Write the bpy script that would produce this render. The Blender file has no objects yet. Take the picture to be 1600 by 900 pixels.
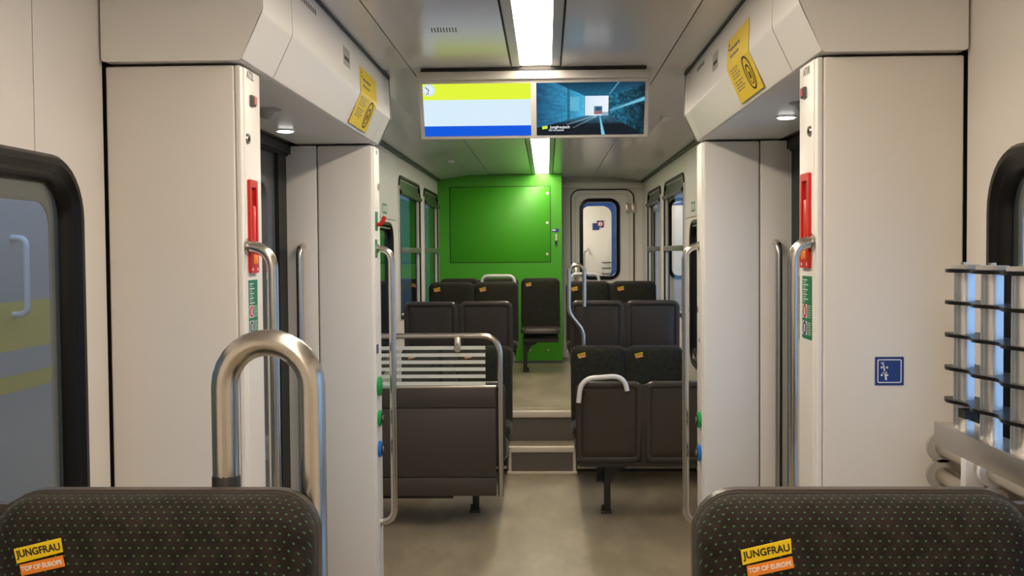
import bpy, bmesh, math, random
from mathutils import Vector, Matrix
random.seed(7)
S = bpy.context.scene
COL = S.collection
R = math.radians

# ------------------------------------------------------------------ camera
FPX = 1650.0
CAM = Vector((0.047, 0.0, 1.80))
YAW, PITCH, ROLL = R(1.89), R(1.97), R(-0.45)
CR = (Matrix.Rotation(YAW, 3, 'Z') @ Matrix.Rotation(R(90) - PITCH, 3, 'X') @ Matrix.Rotation(ROLL, 3, 'Z'))
cd = bpy.data.cameras.new('camera'); cd.sensor_width = 36; cd.lens = FPX / 1600 * 36; cd.clip_start = 0.05; cd.clip_end = 300
cam = bpy.data.objects.new('camera', cd); COL.objects.link(cam)
cam.matrix_world = Matrix.Translation(CAM) @ CR.to_4x4()
S.camera = cam
# ------------------------------------------------------------------ world, exposure
w = bpy.data.worlds.new('world'); S.world = w; w.use_nodes = True
w.node_tree.nodes['Background'].inputs[0].default_value = (0.42, 0.62, 1.0, 1)
w.node_tree.nodes['Background'].inputs[1].default_value = 2.3
vs = S.view_settings
vs.view_transform = 'Standard'; vs.look = 'None'; vs.gamma = 1; vs.use_curve_mapping = False; vs.exposure = 0.0
LAMP = 27.0            # radiance of the ceiling light strip
LAMPCOL = (1.0, 0.855, 0.675, 1)

def ray(px, py):
    return CR @ Vector(((px - 800) / FPX, (450 - py) / FPX, -1))
def PY(px, py, Y):
    d = ray(px, py); return CAM + d * (Y / d.y)
def PX(px, py, X):
    d = ray(px, py); return CAM + d * ((X - CAM.x) / d.x)

# ------------------------------------------------------------------ materials
MATS = {}
def nodes(name):
    m = bpy.data.materials.new(name); m.use_nodes = True; MATS[name] = m
    return m, m.node_tree.nodes, m.node_tree.links
def mat(name, col, rough=0.5, metal=0.0, spec=0.5, bump=0, bscale=200, var=0, vscale=3, coat=0):
    m, N, L = nodes(name); b = N['Principled BSDF']
    b.inputs['Base Color'].default_value = (*col, 1); b.inputs['Roughness'].default_value = rough
    b.inputs['Metallic'].default_value = metal; b.inputs['Specular IOR Level'].default_value = spec
    b.inputs['Coat Weight'].default_value = coat
    tc = N.new('ShaderNodeTexCoord')
    if var:
        n = N.new('ShaderNodeTexNoise'); n.inputs['Scale'].default_value = vscale; n.inputs['Detail'].default_value = 6
        L.new(tc.outputs['Object'], n.inputs['Vector'])
        mx = N.new('ShaderNodeMix'); mx.data_type = 'RGBA'
        mx.inputs[6].default_value = (*[c * (1 - var) for c in col], 1); mx.inputs[7].default_value = (*[min(1, c * (1 + var)) for c in col], 1)
        L.new(n.outputs['Fac'], mx.inputs[0]); L.new(mx.outputs[2], b.inputs['Base Color'])
    if bump:
        n = N.new('ShaderNodeTexNoise'); n.inputs['Scale'].default_value = bscale; n.inputs['Detail'].default_value = 3
        L.new(tc.outputs['Object'], n.inputs['Vector'])
        bp = N.new('ShaderNodeBump'); bp.inputs['Strength'].default_value = bump; bp.inputs['Distance'].default_value = 0.002
        L.new(n.outputs['Fac'], bp.inputs['Height']); L.new(bp.outputs['Normal'], b.inputs['Normal'])
    return m
def emit(name, col, st):
    m, N, L = nodes(name); b = N['Principled BSDF']
    b.inputs['Base Color'].default_value = (0, 0, 0, 1); b.inputs['Roughness'].default_value = .4
    b.inputs['Emission Color'].default_value = (*col[:3], 1); b.inputs['Emission Strength'].default_value = st
    return m
def emit_attr(name, st):
    m, N, L = nodes(name); b = N['Principled BSDF']
    b.inputs['Base Color'].default_value = (0, 0, 0, 1); b.inputs['Roughness'].default_value = .25
    a = N.new('ShaderNodeVertexColor'); a.layer_name = 'Col'
    L.new(a.outputs[0], b.inputs['Emission Color']); b.inputs['Emission Strength'].default_value = st
    return m
def glass(name, tint, ior=1.75):
    m, N, L = nodes(name)
    for n in list(N):
        if n.type == 'BSDF_PRINCIPLED': N.remove(n)
    out = [n for n in N if n.type == 'OUTPUT_MATERIAL'][0]
    fr = N.new('ShaderNodeFresnel')
    ge = N.new('ShaderNodeNewGeometry'); mr = N.new('ShaderNodeMapRange'); mr.inputs[3].default_value = ior; mr.inputs[4].default_value = 1 / ior   # same reflectance from both faces
    L.new(ge.outputs['Backfacing'], mr.inputs[0]); L.new(mr.outputs[0], fr.inputs[0])
    t = N.new('ShaderNodeBsdfTransparent'); t.inputs[0].default_value = (*tint, 1)
    g = N.new('ShaderNodeBsdfGlossy'); g.inputs['Roughness'].default_value = 0.0; g.inputs['Color'].default_value = (1, 1, 1, 1)
    mx = N.new('ShaderNodeMixShader')
    L.new(fr.outputs[0], mx.inputs[0]); L.new(t.outputs[0], mx.inputs[1]); L.new(g.outputs[0], mx.inputs[2]); L.new(mx.outputs[0], out.inputs['Surface'])
    return m
mat('white', (.78, .74, .69), .42, bump=.05, bscale=500, var=.012)
mat('white2', (.83, .81, .78), .38)
mat('ceil', (.72, .69, .665), .22, spec=.6, var=.012)
mat('trimgrey', (.55, .53, .50), .35)
mat('black', (.006, .006, .007), .5)
mat('rubber', (.005, .0045, .0042), .34, spec=.3)
mat('steel', (.60, .57, .52), .24, metal=1, bump=.03, bscale=900)
mat('alu', (.66, .61, .54), .30, metal=1, bump=.03, bscale=700)
mat('aluwhite', (.66, .66, .65), .35, spec=.6)
mat('plastic', (.044, .036, .029), .34, spec=.45, bump=.12, bscale=900)
mat('plastic_dark', (.022, .020, .018), .4, bump=.1, bscale=900)
mat('piping', (.05, .043, .038), .5)
mat('panel', (.052, .043, .035), .45, spec=.4, bump=.08, bscale=800)
mat('green', (.06, .40, .012), .36, bump=.03, bscale=600)
mat('red', (.62, .012, .008), .35)
mat('red_dark', (.30, .006, .004), .4)
mat('yellow', (.84, .60, .008), .45)
mat('tagyellow', (.88, .62, .01), .6)
mat('tagorange', (.88, .26, .02), .6)
mat('stickgreen', (.01, .22, .09), .4)
mat('stickwhite', (.8, .8, .8), .4)
mat('blue', (.008, .035, .20), .3)
mat('bluebtn', (.01, .16, .55), .3)
mat('greenbtn', (.01, .33, .08), .3)
mat('ink', (.012, .012, .012), .5)
mat('inkgrey', (.16, .15, .14), .5)
mat('stickgrey', (.42, .40, .37), .45)
mat('blind', (.055, .058, .048), .3); mat('blindrail', (.14, .138, .12), .3); mat('gangway_daylit', (.02, .065, .15), .4); mat('nosing', (.66, .59, .48), .42); mat('satin', (.74, .74, .74), .34, metal=1)  # gangway colour has the blue of daylight painted in
mat('pinklens', (.55, .12, .14), .2)
mat('doorgrey', (.10, .105, .11), .35, spec=.5)
mat('riser', (.115, .103, .088), .55, bump=.3, bscale=300, var=.25, vscale=120)
mat('clear_white', (.72, .74, .70), .5)
mat('gravel', (.16, .15, .145), .9, bump=1, bscale=40, var=.3, vscale=20)
mat('snow', (.75, .80, .88), .7, bump=1, bscale=14, var=.25, vscale=9)
mat('nbgrey', (.36, .35, .34), .4); mat('nbyellow', (.62, .45, .04), .4); mat('nbdark', (.03, .033, .04), .25)
glass('glass', (.86, .90, .90), 1.5); glass('glass_dark', (.42, .48, .50), 1.6); glass('glass_clear', (.94, .97, .96), 1.4)
emit('lamp', LAMPCOL, LAMP); emit('spot', (1, .97, .92), 20.0); emit('scr', (1, 1, 1), 1.0)
emit_attr('screen_image', 1.0); emit('scr_text', (.95, .97, 1), 1.0); emit('scr_logo', (.62, .85, .05), 1.0)
# floor: speckled linoleum
def floor_mat():
    m, N, L = nodes('floor'); b = N['Principled BSDF']
    tc = N.new('ShaderNodeTexCoord')
    n1 = N.new('ShaderNodeTexNoise'); n1.inputs['Scale'].default_value = 160; n1.inputs['Detail'].default_value = 4
    n2 = N.new('ShaderNodeTexNoise'); n2.inputs['Scale'].default_value = 2.2; n2.inputs['Detail'].default_value = 7; n2.inputs['Roughness'].default_value = .65
    mp = N.new('ShaderNodeMapping'); mp.inputs['Scale'].default_value = (2.2, .8, 1)
    L.new(tc.outputs['Object'], n1.inputs['Vector']); L.new(tc.outputs['Object'], mp.inputs['Vector']); L.new(mp.outputs[0], n2.inputs['Vector'])
    c1 = N.new('ShaderNodeValToRGB'); c1.color_ramp.elements[0].position = .38; c1.color_ramp.elements[1].position = .66
    c1.color_ramp.elements[0].color = (.215, .178, .117, 1); c1.color_ramp.elements[1].color = (.30, .252, .17, 1)
    c2 = N.new('ShaderNodeValToRGB'); c2.color_ramp.elements[0].position = .42; c2.color_ramp.elements[1].position = .70
    c2.color_ramp.elements[0].color = (.88, .88, .88, 1); c2.color_ramp.elements[1].color = (1.3, 1.3, 1.3, 1)
    mx = N.new('ShaderNodeMix'); mx.data_type = 'RGBA'; mx.blend_type = 'MULTIPLY'; mx.inputs[0].default_value = 1
    L.new(n1.outputs['Fac'], c1.inputs[0]); L.new(n2.outputs['Fac'], c2.inputs[0]); L.new(c1.outputs[0], mx.inputs[6]); L.new(c2.outputs[0], mx.inputs[7])
    L.new(mx.outputs[2], b.inputs['Base Color'])
    rr = N.new('ShaderNodeMapRange'); rr.inputs[3].default_value = .30; rr.inputs[4].default_value = .48
    L.new(n2.outputs['Fac'], rr.inputs[0]); L.new(rr.outputs[0], b.inputs['Roughness'])
floor_mat()
# upholstery: dark brown with staggered green dots
def fabric_mat():
    m, N, L = nodes('fabric'); b = N['Principled BSDF']; b.inputs['Roughness'].default_value = .85
    b.inputs['Specular IOR Level'].default_value = .15; b.inputs['Sheen Weight'].default_value = .06; b.inputs['Sheen Roughness'].default_value = .5
    tc = N.new('ShaderNodeTexCoord'); sp = N.new('ShaderNodeSeparateXYZ'); L.new(tc.outputs['Object'], sp.inputs[0])
    def M(op, a, bb=None, c=None):
        n = N.new('ShaderNodeMath'); n.operation = op
        for i, v in enumerate((a, bb, c)):
            if v is None: continue
            if isinstance(v, (int, float)): n.inputs[i].default_value = v
            else: L.new(v, n.inputs[i])
        return n.outputs[0]
    px, pz = .0116, .0236
    u = M('DIVIDE', sp.outputs[0], px); v = M('DIVIDE', M('ADD', sp.outputs[2], sp.outputs[1]), pz)
    def lat(off):
        fx = M('MULTIPLY', M('SUBTRACT', M('FRACT', M('ADD', u, off)), .5), px)
        fz = M('MULTIPLY', M('SUBTRACT', M('FRACT', M('ADD', v, off)), .5), pz)
        return M('SQRT', M('ADD', M('MULTIPLY', fx, fx), M('MULTIPLY', fz, fz)))
    d = M('MINIMUM', lat(0.0), lat(0.5))
    mr = N.new('ShaderNodeMapRange'); mr.inputs[1].default_value = .0007; mr.inputs[2].default_value = .0021
    mr.inputs[3].default_value = 1; mr.inputs[4].default_value = 0; L.new(d, mr.inputs[0])
    ns = N.new('ShaderNodeTexNoise'); ns.inputs['Scale'].default_value = 45; ns.inputs['Detail'].default_value = 5; L.new(tc.outputs['Object'], ns.inputs['Vector'])
    c1 = N.new('ShaderNodeValToRGB'); c1.color_ramp.elements[0].position = .35; c1.color_ramp.elements[1].position = .7
    c1.color_ramp.elements[0].color = (.0125, .0088, .0075, 1); c1.color_ramp.elements[1].color = (.027, .019, .0165, 1); L.new(ns.outputs['Fac'], c1.inputs[0])
    mx = N.new('ShaderNodeMix'); mx.data_type = 'RGBA'; L.new(mr.outputs[0], mx.inputs[0]); L.new(c1.outputs[0], mx.inputs[6]); mx.inputs[7].default_value = (.055, .175, .065, 1)
    L.new(mx.outputs[2], b.inputs['Base Color'])
    n3 = N.new('ShaderNodeTexNoise'); n3.inputs['Scale'].default_value = 900; L.new(tc.outputs['Object'], n3.inputs['Vector'])
    bp = N.new('ShaderNodeBump'); bp.inputs['Strength'].default_value = .4; bp.inputs['Distance'].default_value = .001; L.new(n3.outputs['Fac'], bp.inputs['Height']); L.new(bp.outputs[0], b.inputs['Normal'])
fabric_mat()

# ------------------------------------------------------------------ mesh helpers
def rrect(w, h, r, n=6, cx=0, cz=0):
    r = max(min(r, w / 2 - 1e-4, h / 2 - 1e-4), 1e-4); out = []
    for (sx, sz, a0) in ((1, 1, 0), (-1, 1, 90), (-1, -1, 180), (1, -1, 270)):
        for i in range(n + 1):
            a = R(a0 + 90 * i / n)
            out.append((cx + sx * (w / 2 - r) + r * math.cos(a), cz + sz * (h / 2 - r) + r * math.sin(a)))
    return out
class B:
    def __init__(s): s.bm = bmesh.new()
    def box(s, a, b, bev=0, seg=2):
        t = bmesh.new(); bmesh.ops.create_cube(t, size=1)
        lo = [min(a[i], b[i]) for i in range(3)]; hi = [max(a[i], b[i]) for i in range(3)]
        for v in t.verts: v.co = Vector([(lo[i] + hi[i]) / 2 + v.co[i] * (hi[i] - lo[i]) for i in range(3)])
        if bev: bmesh.ops.bevel(t, geom=t.edges[:], offset=bev, segments=seg, affect='EDGES', profile=.5)
        s._add(t); return s
    def _add(s, t):
        mp = {}
        for v in t.verts: mp[v] = s.bm.verts.new(v.co)
        for f in t.faces:
            try: s.bm.faces.new([mp[v] for v in f.verts])
            except ValueError: pass
        t.free()
    def loft(s, rings, cap=(True, True), closed=True):
        vs = [[s.bm.verts.new(p) for p in r] for r in rings]
        for a, b in zip(vs, vs[1:]):
            n = len(a)
            for i in range(n if closed else n - 1):
                s.bm.faces.new((a[i], a[(i + 1) % n], b[(i + 1) % n], b[i]))
        if cap[0]: s.bm.faces.new(vs[0])
        if cap[1]: s.bm.faces.new(vs[-1])
        return s
    def tube(s, pts, r, n=12, bend=0, cap=True):
        P = [Vector(p) for p in pts]
        if bend:
            Q = [P[0]]
            for a, b, c in zip(P, P[1:], P[2:]):
                d1 = (a - b); d2 = (c - b); l = min(bend, d1.length * (.94 if a is P[0] else .49), d2.length * (.94 if c is P[-1] else .49))
                p1 = b + d1.normalized() * l; p2 = b + d2.normalized() * l
                for i in range(9):
                    t = i / 8; Q.append(p1 * (1 - t) ** 2 * 1 + b * 2 * t * (1 - t) + p2 * t * t)
            Q.append(P[-1]); P = Q
        rings = []; N0 = None
        for i, p in enumerate(P):
            t = (P[min(i + 1, len(P) - 1)] - P[max(i - 1, 0)]).normalized()
            if N0 is None:
                N0 = t.orthogonal().normalized()
            else:
                N0 = (N0 - t * N0.dot(t)).normalized()
            b = t.cross(N0)
            rings.append([p + (N0 * math.cos(2 * math.pi * k / n) + b * math.sin(2 * math.pi * k / n)) * r for k in range(n)])
        return s.loft(rings, (cap, cap))
    def slab(s, f, w, h, r, prof, n=6, cx=0, cz=0):
        """loft of inset rounded rectangles; prof = [(inset, depth)], f(u, v, d) -> point"""
        rings = []
        for ins, d in prof:
            rings.append([f(u, v, d) for u, v in rrect(w - 2 * ins, h - 2 * ins, r - ins, n, cx, cz)])
        return s.loft(rings)
    def disc(s, c, ax, r, t, n=20, r2=None):
        c = Vector(c); ax = Vector(ax).normalized()
        return s.tubetaper([c, c + ax * t], [r, r if r2 is None else r2], n)
    def tubetaper(s, pts, rs, n=14):
        P = [Vector(p) for p in pts]; rings = []
        t = (P[-1] - P[0]).normalized(); N0 = t.orthogonal().normalized(); b = t.cross(N0)
        for p, r in zip(P, rs): rings.append([p + (N0 * math.cos(2 * math.pi * k / n) + b * math.sin(2 * math.pi * k / n)) * r for k in range(n)])
        return s.loft(rings)
    def extr(s, poly, axis, a, b):
        def p3(u, v, d): return {'x': (d, u, v), 'y': (u, d, v), 'z': (u, v, d)}[axis]
        return s.loft([[p3(u, v, a) for u, v in poly], [p3(u, v, b) for u, v in poly]])
    def ring(s, f, outer, inner, d0, d1):
        """closed band between two outlines with the same count, from depth d0 to d1"""
        o0 = [f(u, v, d0) for u, v in outer]; i0 = [f(u, v, d0) for u, v in inner]
        o1 = [f(u, v, d1) for u, v in outer]; i1 = [f(u, v, d1) for u, v in inner]
        V = [[s.bm.verts.new(p) for p in q] for q in (o0, o1, i1, i0)]; n = len(outer)
        for k in range(4):
            a, b = V[k], V[(k + 1) % 4]
            for i in range(n): s.bm.faces.new((a[i], a[(i + 1) % n], b[(i + 1) % n], b[i]))
        return s
    def mesh(s, name, m, smooth=True):
        bmesh.ops.recalc_face_normals(s.bm, faces=s.bm.faces[:])
        me = bpy.data.meshes.new(name); s.bm.to_mesh(me); s.bm.free()
        me.materials.append(MATS[m])
        if smooth:
            for p in me.polygons: p.use_smooth = True
            try: me.set_sharp_from_angle(angle=R(38))
            except Exception: pass
        return me
    def build(s, name, m, parent=None, world=True, smooth=True):
        me = s.mesh(name, m, smooth)
        if parent is not None and world:
            o = Matrix(); q = parent
            while q is not None: o = q.matrix_basis @ o; q = q.parent
            me.transform(o.inverted())
        ob = bpy.data.objects.new(name, me); COL.objects.link(ob); ob.parent = parent
        return ob
def empty(name, loc, label, cat, group=None, kind=None, rz=0):
    o = bpy.data.objects.new(name, None); COL.objects.link(o); o.location = loc; o.rotation_euler = (0, 0, rz); o.empty_display_size = .1
    return tag(o, label, cat, group, kind)
def tag(o, label=None, cat=None, group=None, kind=None):
    if label: o['label'] = label
    if cat: o['category'] = cat
    if group: o['group'] = group
    if kind: o['kind'] = kind
    return o
def struct(o, label=None): 
    o['kind'] = 'structure'
    if label: o['label'] = label
    return o
TXT = {}
def text_mesh(s, size, m, bold=0.0):
    k = (s, size, m, bold)
    if k in TXT: return TXT[k]
    c = bpy.data.curves.new('lettering', 'FONT'); c.body = s; c.size = size; c.align_x = 'CENTER'; c.align_y = 'CENTER'; c.extrude = .0003; c.offset = bold
    t = bpy.data.objects.new('tmp', c); COL.objects.link(t)
    bpy.context.view_layer.update()
    me = bpy.data.meshes.new_from_object(t.evaluated_get(bpy.context.evaluated_depsgraph_get()))
    bpy.data.objects.remove(t); me.materials.clear(); me.materials.append(MATS[m]); TXT[k] = me
    return me
def frame(c, n, up, rot=0):
    n = Vector(n).normalized(); up = Vector(up); up = (up - n * up.dot(n)).normalized(); r = up.cross(n)
    m = Matrix((r, up, n)).transposed().to_4x4()
    return Matrix.Translation(Vector(c)) @ m @ Matrix.Rotation(rot, 4, 'Z')
def lettering(s, size, m, mw, parent, sx=1, bold=0):
    """mw: frame in the parent's own coordinates"""
    o = bpy.data.objects.new('lettering', text_mesh(s, size, m, bold)); COL.objects.link(o); o.parent = parent
    o.matrix_local = mw @ Matrix.Diagonal((sx, 1, 1, 1)); return o

W = 1.255; PI_X = .845; CZ = 2.725
Z2 = .46
YB, YE = -3.2, 13.3
YP0, YP1, YQ0, YQ1 = 3.09, 3.28, 5.43, 5.64

# ------------------------------------------------------------------ floor, steps
b = B(); b.box((-1.4, 2.3, -.06), (1.4, YE, 0)); fl = struct(b.build('floor', 'floor'), 'beige grey speckled low floor of the entrance area')
b = B(); b.box((-1.4, YB, -.06), (1.4, 2.3, Z2 - .022)); struct(b.build('floor_near', 'floor'), 'raised floor under the nearest seats')
b = B(); SY = 8.49
b.box((-1.4, SY + .32, 0), (1.4, YE, Z2)); b.box((-1.4, SY + .02, 0), (-.275, SY + .32, Z2)); b.box((.275, SY + .02, 0), (1.4, SY + .32, Z2))
struct(b.build('floor_rear', 'floor'), 'raised beige floor beyond the two steps')
st = empty('steps', (0, SY, 0), 'two grey steps with pale metal nosings leading up the aisle', 'steps')
b = B(); b.box((-.272, SY + .008, 0.001), (.272, SY + .32, .205)); b.build('step_body', 'riser', st)
b = B(); b.box((-.272, SY, .175), (.272, SY + .06, .219), .004); b.build('nosing', 'nosing', st)
b = B(); b.box((-.272, SY + .06, .205), (.272, SY + .318, .214)); b.build('tread', 'floor', st)
for x in (-.272, .250): b = B(); b.box((x, SY, .01), (x + .022, SY + .01, .176)); b.build('corner_strip', 'nosing', st)
b = B(); b.box((-.285, SY - .02, .0), (.285, SY + .008, .022), .003); b.build('kick_strip', 'nosing', st)
b = B(); b.box((-.272, SY + .31, .214), (.272, SY + .32, Z2 - .045)); b.build('riser_panel', 'riser', st)
b = B(); b.box((-.255, SY + .295, Z2 - .048), (.255, SY + .35, Z2 + .004), .004); b.build('nosing', 'nosing', st)
b = B(); b.box((-.25, SY + .52, Z2), (.25, SY + .535, Z2 + .003)); b.build('floor_strip', 'alu', st)
for s in (-1, 1):
    b = B(); b.box((s * .285, SY + .005, .02), (s * 1.25, SY + .02, Z2)); b.build('trim_%d' % (1 if s < 0 else 2), 'plastic_dark')
    struct(bpy.context.scene.objects['trim_%d' % (1 if s < 0 else 2)])
    b = B(); b.box((s * .285, SY - .015, .045), (s * 1.25, SY + .005, .07), .003); struct(b.build('trim_%d' % (3 if s < 0 else 4), 'alu'))

# ------------------------------------------------------------------ side walls with windows
def fx(s, X):   # outline (y, z) on a plane X
    return lambda u, v, d: (s * (X + d), u, v)
def wall_panel(s, y0, y1, z0, z1, holes, parent, m='white', x0=0.0, th=.03):
    """one panel with rectangular openings cut out of it"""
    g = .0025; b = B(); ys = sorted({y0 + g, y1 - g, *[h[0] for h in holes], *[h[1] for h in holes]})
    for a, c in zip(ys, ys[1:]):
        zs = [(z0, z1)]
        for h in holes:
            if h[0] <= a + 1e-6 and h[1] >= c - 1e-6: zs = [(z0, h[2]), (h[3], z1)]
        for p, q in zs: b.box((s * (W - x0), a, p), (s * (W + th), c, q))
    return b.build('panel', m, parent, smooth=False)
WINS = []   # y0,y1,z0,z1,R,band
NEARW = (.9, 2.90, .80, 2.065, .17, .075)
LOWW = (6.05, 8.83, .85, 2.05, .16, .07)
WA = (9.28, 10.82, 1.20, 2.49, .12, .035)
WBb = (11.16, 12.58, 1.20, 2.49, .12, .035)
def hole(wn): d = .3 * wn[4] + .004; d = min(d, wn[5] + .012) ; return (wn[0] + d, wn[1] - d, wn[2] + d, wn[3] - d)
wn_count = [0]
for s in (-1, 1):
    side = 'left' if s < 0 else 'right'
    b = B()
    HN, HL, HA, HB = hole(NEARW), hole(LOWW), hole(WA), hole(WBb)
    # dark carcass behind the panels
    def carc(y0, y1, holes):
        holes = [(h[0] - .05, h[1] + (.16 if h is HN else .05), h[2], h[3]) for h in holes]
        ys = sorted({y0, y1, *[h[0] for h in holes], *[h[1] for h in holes]})
        for a, c in zip(ys, ys[1:]):
            zs = [(0, 2.8)]
            for h in holes:
                if h[0] <= a + 1e-6 and h[1] >= c - 1e-6: zs = [(0, h[2] - .06), (h[3] + .06, 2.8)]
            for p, q in zs: b.box((s * (W + .03), a, p), (s * (W + .09), c, q))
    carc(YB, YP1 - .02, [HN]); carc(YQ0 + .02, YE, [HL, HA, HB])
    b.box((s * (W + .03), YP1 - .02, 2.3), (s * (W + .2), YQ0 + .02, 2.8))
    wl = struct(b.build('wall_' + side, 'black', smooth=False), 'white panelled side wall on the ' + side)
    yseam = PX(52, 120, -W).y if s < 0 else 2.2
    h1 = (HN[0], yseam, HN[2], HN[3]); h2 = (yseam, HN[1], HN[2], HN[3])
    wall_panel(s, YB, yseam, 0, 2.70, [(HN[0], yseam - .0025, HN[2], HN[3])], wl)
    wall_panel(s, yseam, YP0 - .006, 0, 2.70, [(yseam + .0025, HN[1], HN[2], HN[3])], wl)
    wall_panel(s, YQ1, 9.13, 0, 2.66, [HL], wl)
    b = B(); b.box((s * (W - .012), YQ1 + .004, 2.075), (s * (W + .001), 9.11, 2.60), .003); b.build('cover_panel', 'white2', wl)
    wall_panel(s, 9.13, 11.0, 0, 2.66, [HA], wl); wall_panel(s, 11.0, YE, 0, 2.66, [HB], wl)
    b = B(); b.box((s * (W - .012), 5.66, .02), (s * (W + .001), 8.48, .10)); b.build('baseboard_' + side, 'alu', wl)
    for wn, nm in ((NEARW, 'near'), (LOWW, 'low'), (WA, 'a'), (WBb, 'b')):
        wn_count[0] += 1
        y0, y1, z0, z1, Rr, bd = wn
        root = empty('window_%d' % wn_count[0], (s * W, (y0 + y1) / 2, z0), {
            'near': 'large window with thick black rubber frame beside the nearest %s seat', 'low': 'black framed window of the low seating bay on the %s',
            'a': 'window with roller blind on the %s, the nearer of two in the raised part', 'b': 'window with roller blind on the %s next to the end wall'}[nm] % side, 'window', kind='structure')
        w_, h_ = y1 - y0, z1 - z0; cy, cz = (y0 + y1) / 2, (z0 + z1) / 2
        F = fx(s, W)
        thick = nm in ('near', 'low')
        b = B()
        if thick:   # fat rounded rubber profile
            prof = [(0, .002), (.002, -.014), (.012, -.024), (.028, -.024), (.038, -.014), (.046, -.010), (.056, -.014), (.066, -.006), (bd, .010), (bd + .003, .022)]
        else:
            prof = [(0, .002), (.002, -.010), (.008, -.014), (.026, -.014), (bd, -.004), (bd, .06)]
        rings = [[F(u, v, d) for u, v in rrect(w_ - 2 * i, h_ - 2 * i, Rr - i if thick else max(Rr - i, .03), 8, cy, cz)] for i, d in prof]
        b.loft(rings, (False, False)); b.build('rubber_frame', 'rubber', root)
        b = B(); b.slab(F, w_ - 2 * bd + .02, h_ - 2 * bd + .02, max(Rr - bd, .03), [(0, .014), (0, .018)], 6, cy, cz)
        b.build('pane', 'glass' if thick else 'glass_dark', root)
        if thick:
            o1 = rrect(w_ - 2 * bd + .016, h_ - 2 * bd + .016, Rr - bd, 6, cy, cz); o2 = rrect(w_ - 2 * bd - .10, h_ - 2 * bd - .10, Rr - bd - .03, 6, cy, cz)
            b = B(); b.ring(F, o1, o2, .020, .025); b.build('pane_border', 'doorgrey', root)
        else:
            zr = 1.845
            b = B(); b.box((s * (W - .022), y0 + .03, zr - .05), (s * (W + .013), y1 - .03, zr), .006); b.build('cross_rail', 'blindrail', root)
            b = B(); b.box((s * (W + .02), y1 - .32, zr), (s * (W + .06), y1 - .27, z1 - .03)); b.box((s * (W + .025), y1 - .12, zr), (s * (W + .06), y1 - .03, z1 - .03)); b.build('sash_bar', 'rubber', root)
            b = B(); b.box((s * (W + .005), y0 + .04, z1 - .15), (s * (W + .012), y1 - .04, z1 - .03)); b.build('blind_cloth', 'blind', root)
            b = B(); b.tube([(s * (W - .008), y0 + .03, z1 - .155), (s * (W - .008), y1 - .03, z1 - .155)], .021); b.build('blind_bar', 'blind', root)
            for yy in (y0 + .02, y1 - .02):
                b = B(); b.tube([(s * (W - .008), yy - .012, z1 - .155), (s * (W - .008), yy + .012, z1 - .155)], .024); b.build('end_cap', 'black', root)
            for yy in (y0 - .03, y1 + .02):
                b = B(); b.box((s * (W - .015), yy, z0 + .0), (s * W, yy + .016, z1 - .1)); b.build('guide_rod', 'aluwhite', root)

# ------------------------------------------------------------------ ceiling
b = B(); b.box((-1.45, YB, 2.80), (1.45, YE + .1, 2.86)); b.box((-.63, YB, 2.745), (-.12, YE, 2.80)); b.box((.12, YB, 2.745), (.63, YE, 2.80))
b.box((-.66, YB, 2.745), (-1.3, YE, 2.8)); b.box((.66, YB, 2.745), (1.3, YE, 2.8))
ce = struct(b.build('ceiling', 'black', smooth=False), 'glossy grey panelled carriage ceiling')
def cpanel(x0, z0, x1, z1, y0, y1, m='ceil'):
    b = B(); b.extr([(x0, z0), (x1, z1), (x1, z1 + .016), (x0, z0 + .016)], 'y', y0, y1); return b.build('panel', m, ce, smooth=False)
for s in (-1, 1):
    for y0, y1 in ((YB, 1.2), (1.205, 5.32), (5.56, 12.64) if s < 0 else (5.56, 13.28)):
        cpanel(s * .128, CZ, s * .628, CZ, y0, y1)
    cpanel(s * .634, CZ, s * .775, CZ - .012, YB, 5.30); cpanel(s * .775, CZ - .012, s * 1.252, 2.665, YB, 3.05)
    cpanel(s * .634, CZ, s * .86, CZ - .004, 5.305, 13.28); cpanel(s * .8605, CZ - .004, s * 1.252, 2.665, 5.54, 13.28)
    cpanel(s * .628, CZ, s * .128, CZ, 5.321, 5.559)
    b = B(); b.box((s * .078, YB, CZ - .002), (s * .118, 5.30, CZ + .02)); b.box((s * .078, 5.56, CZ - .002), (s * .118, 12.64 if s < 0 else 12.64, CZ + .02)); b.build('light_trim', 'trimgrey', ce)
    b = B(); b.box((s * (W - .03), 5.66, 2.645), (s * W, 13.28, 2.66)); b.build('edge_strip', 'plastic_dark', ce)
segs = [(-3.1, -1.6), (-1.59, .26), (.27, 1.52), (1.53, 2.79), (2.80, 4.05), (4.07, 5.30), (5.57, 8.2), (8.22, 10.63), (10.67, 12.6)]
for i, (y0, y1) in enumerate(segs):
    nm = {4: 'bright ceiling light panel at the top edge, above the doorway', 5: 'bright ceiling light panel ending at the display unit', 7: 'bright ceiling light panel seen just below the display unit', 8: 'bright ceiling light panel ending at the green cabinet'}.get(i)
    t = empty('ceiling_light', (0, (y0 + y1) / 2, CZ), nm or ('ceiling light panel far behind the viewer', 'ceiling light panel just behind the viewer', 'ceiling light panel directly above the viewer', 'ceiling light panel above the nearest seats', '', '', 'ceiling light panel hidden behind the display unit')[i], 'light', 'ceiling lights in a row along the aisle')
    b = B(); b.box((-.075, y0, CZ + .004), (.075, y1, CZ + .02)); b.build('diffuser', 'lamp', t)
    b = B(); b.box((-.077, y0 + .002, CZ + .021), (.077, y1 - .002, CZ + .05)); b.build('housing', 'trimgrey', t)
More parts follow.
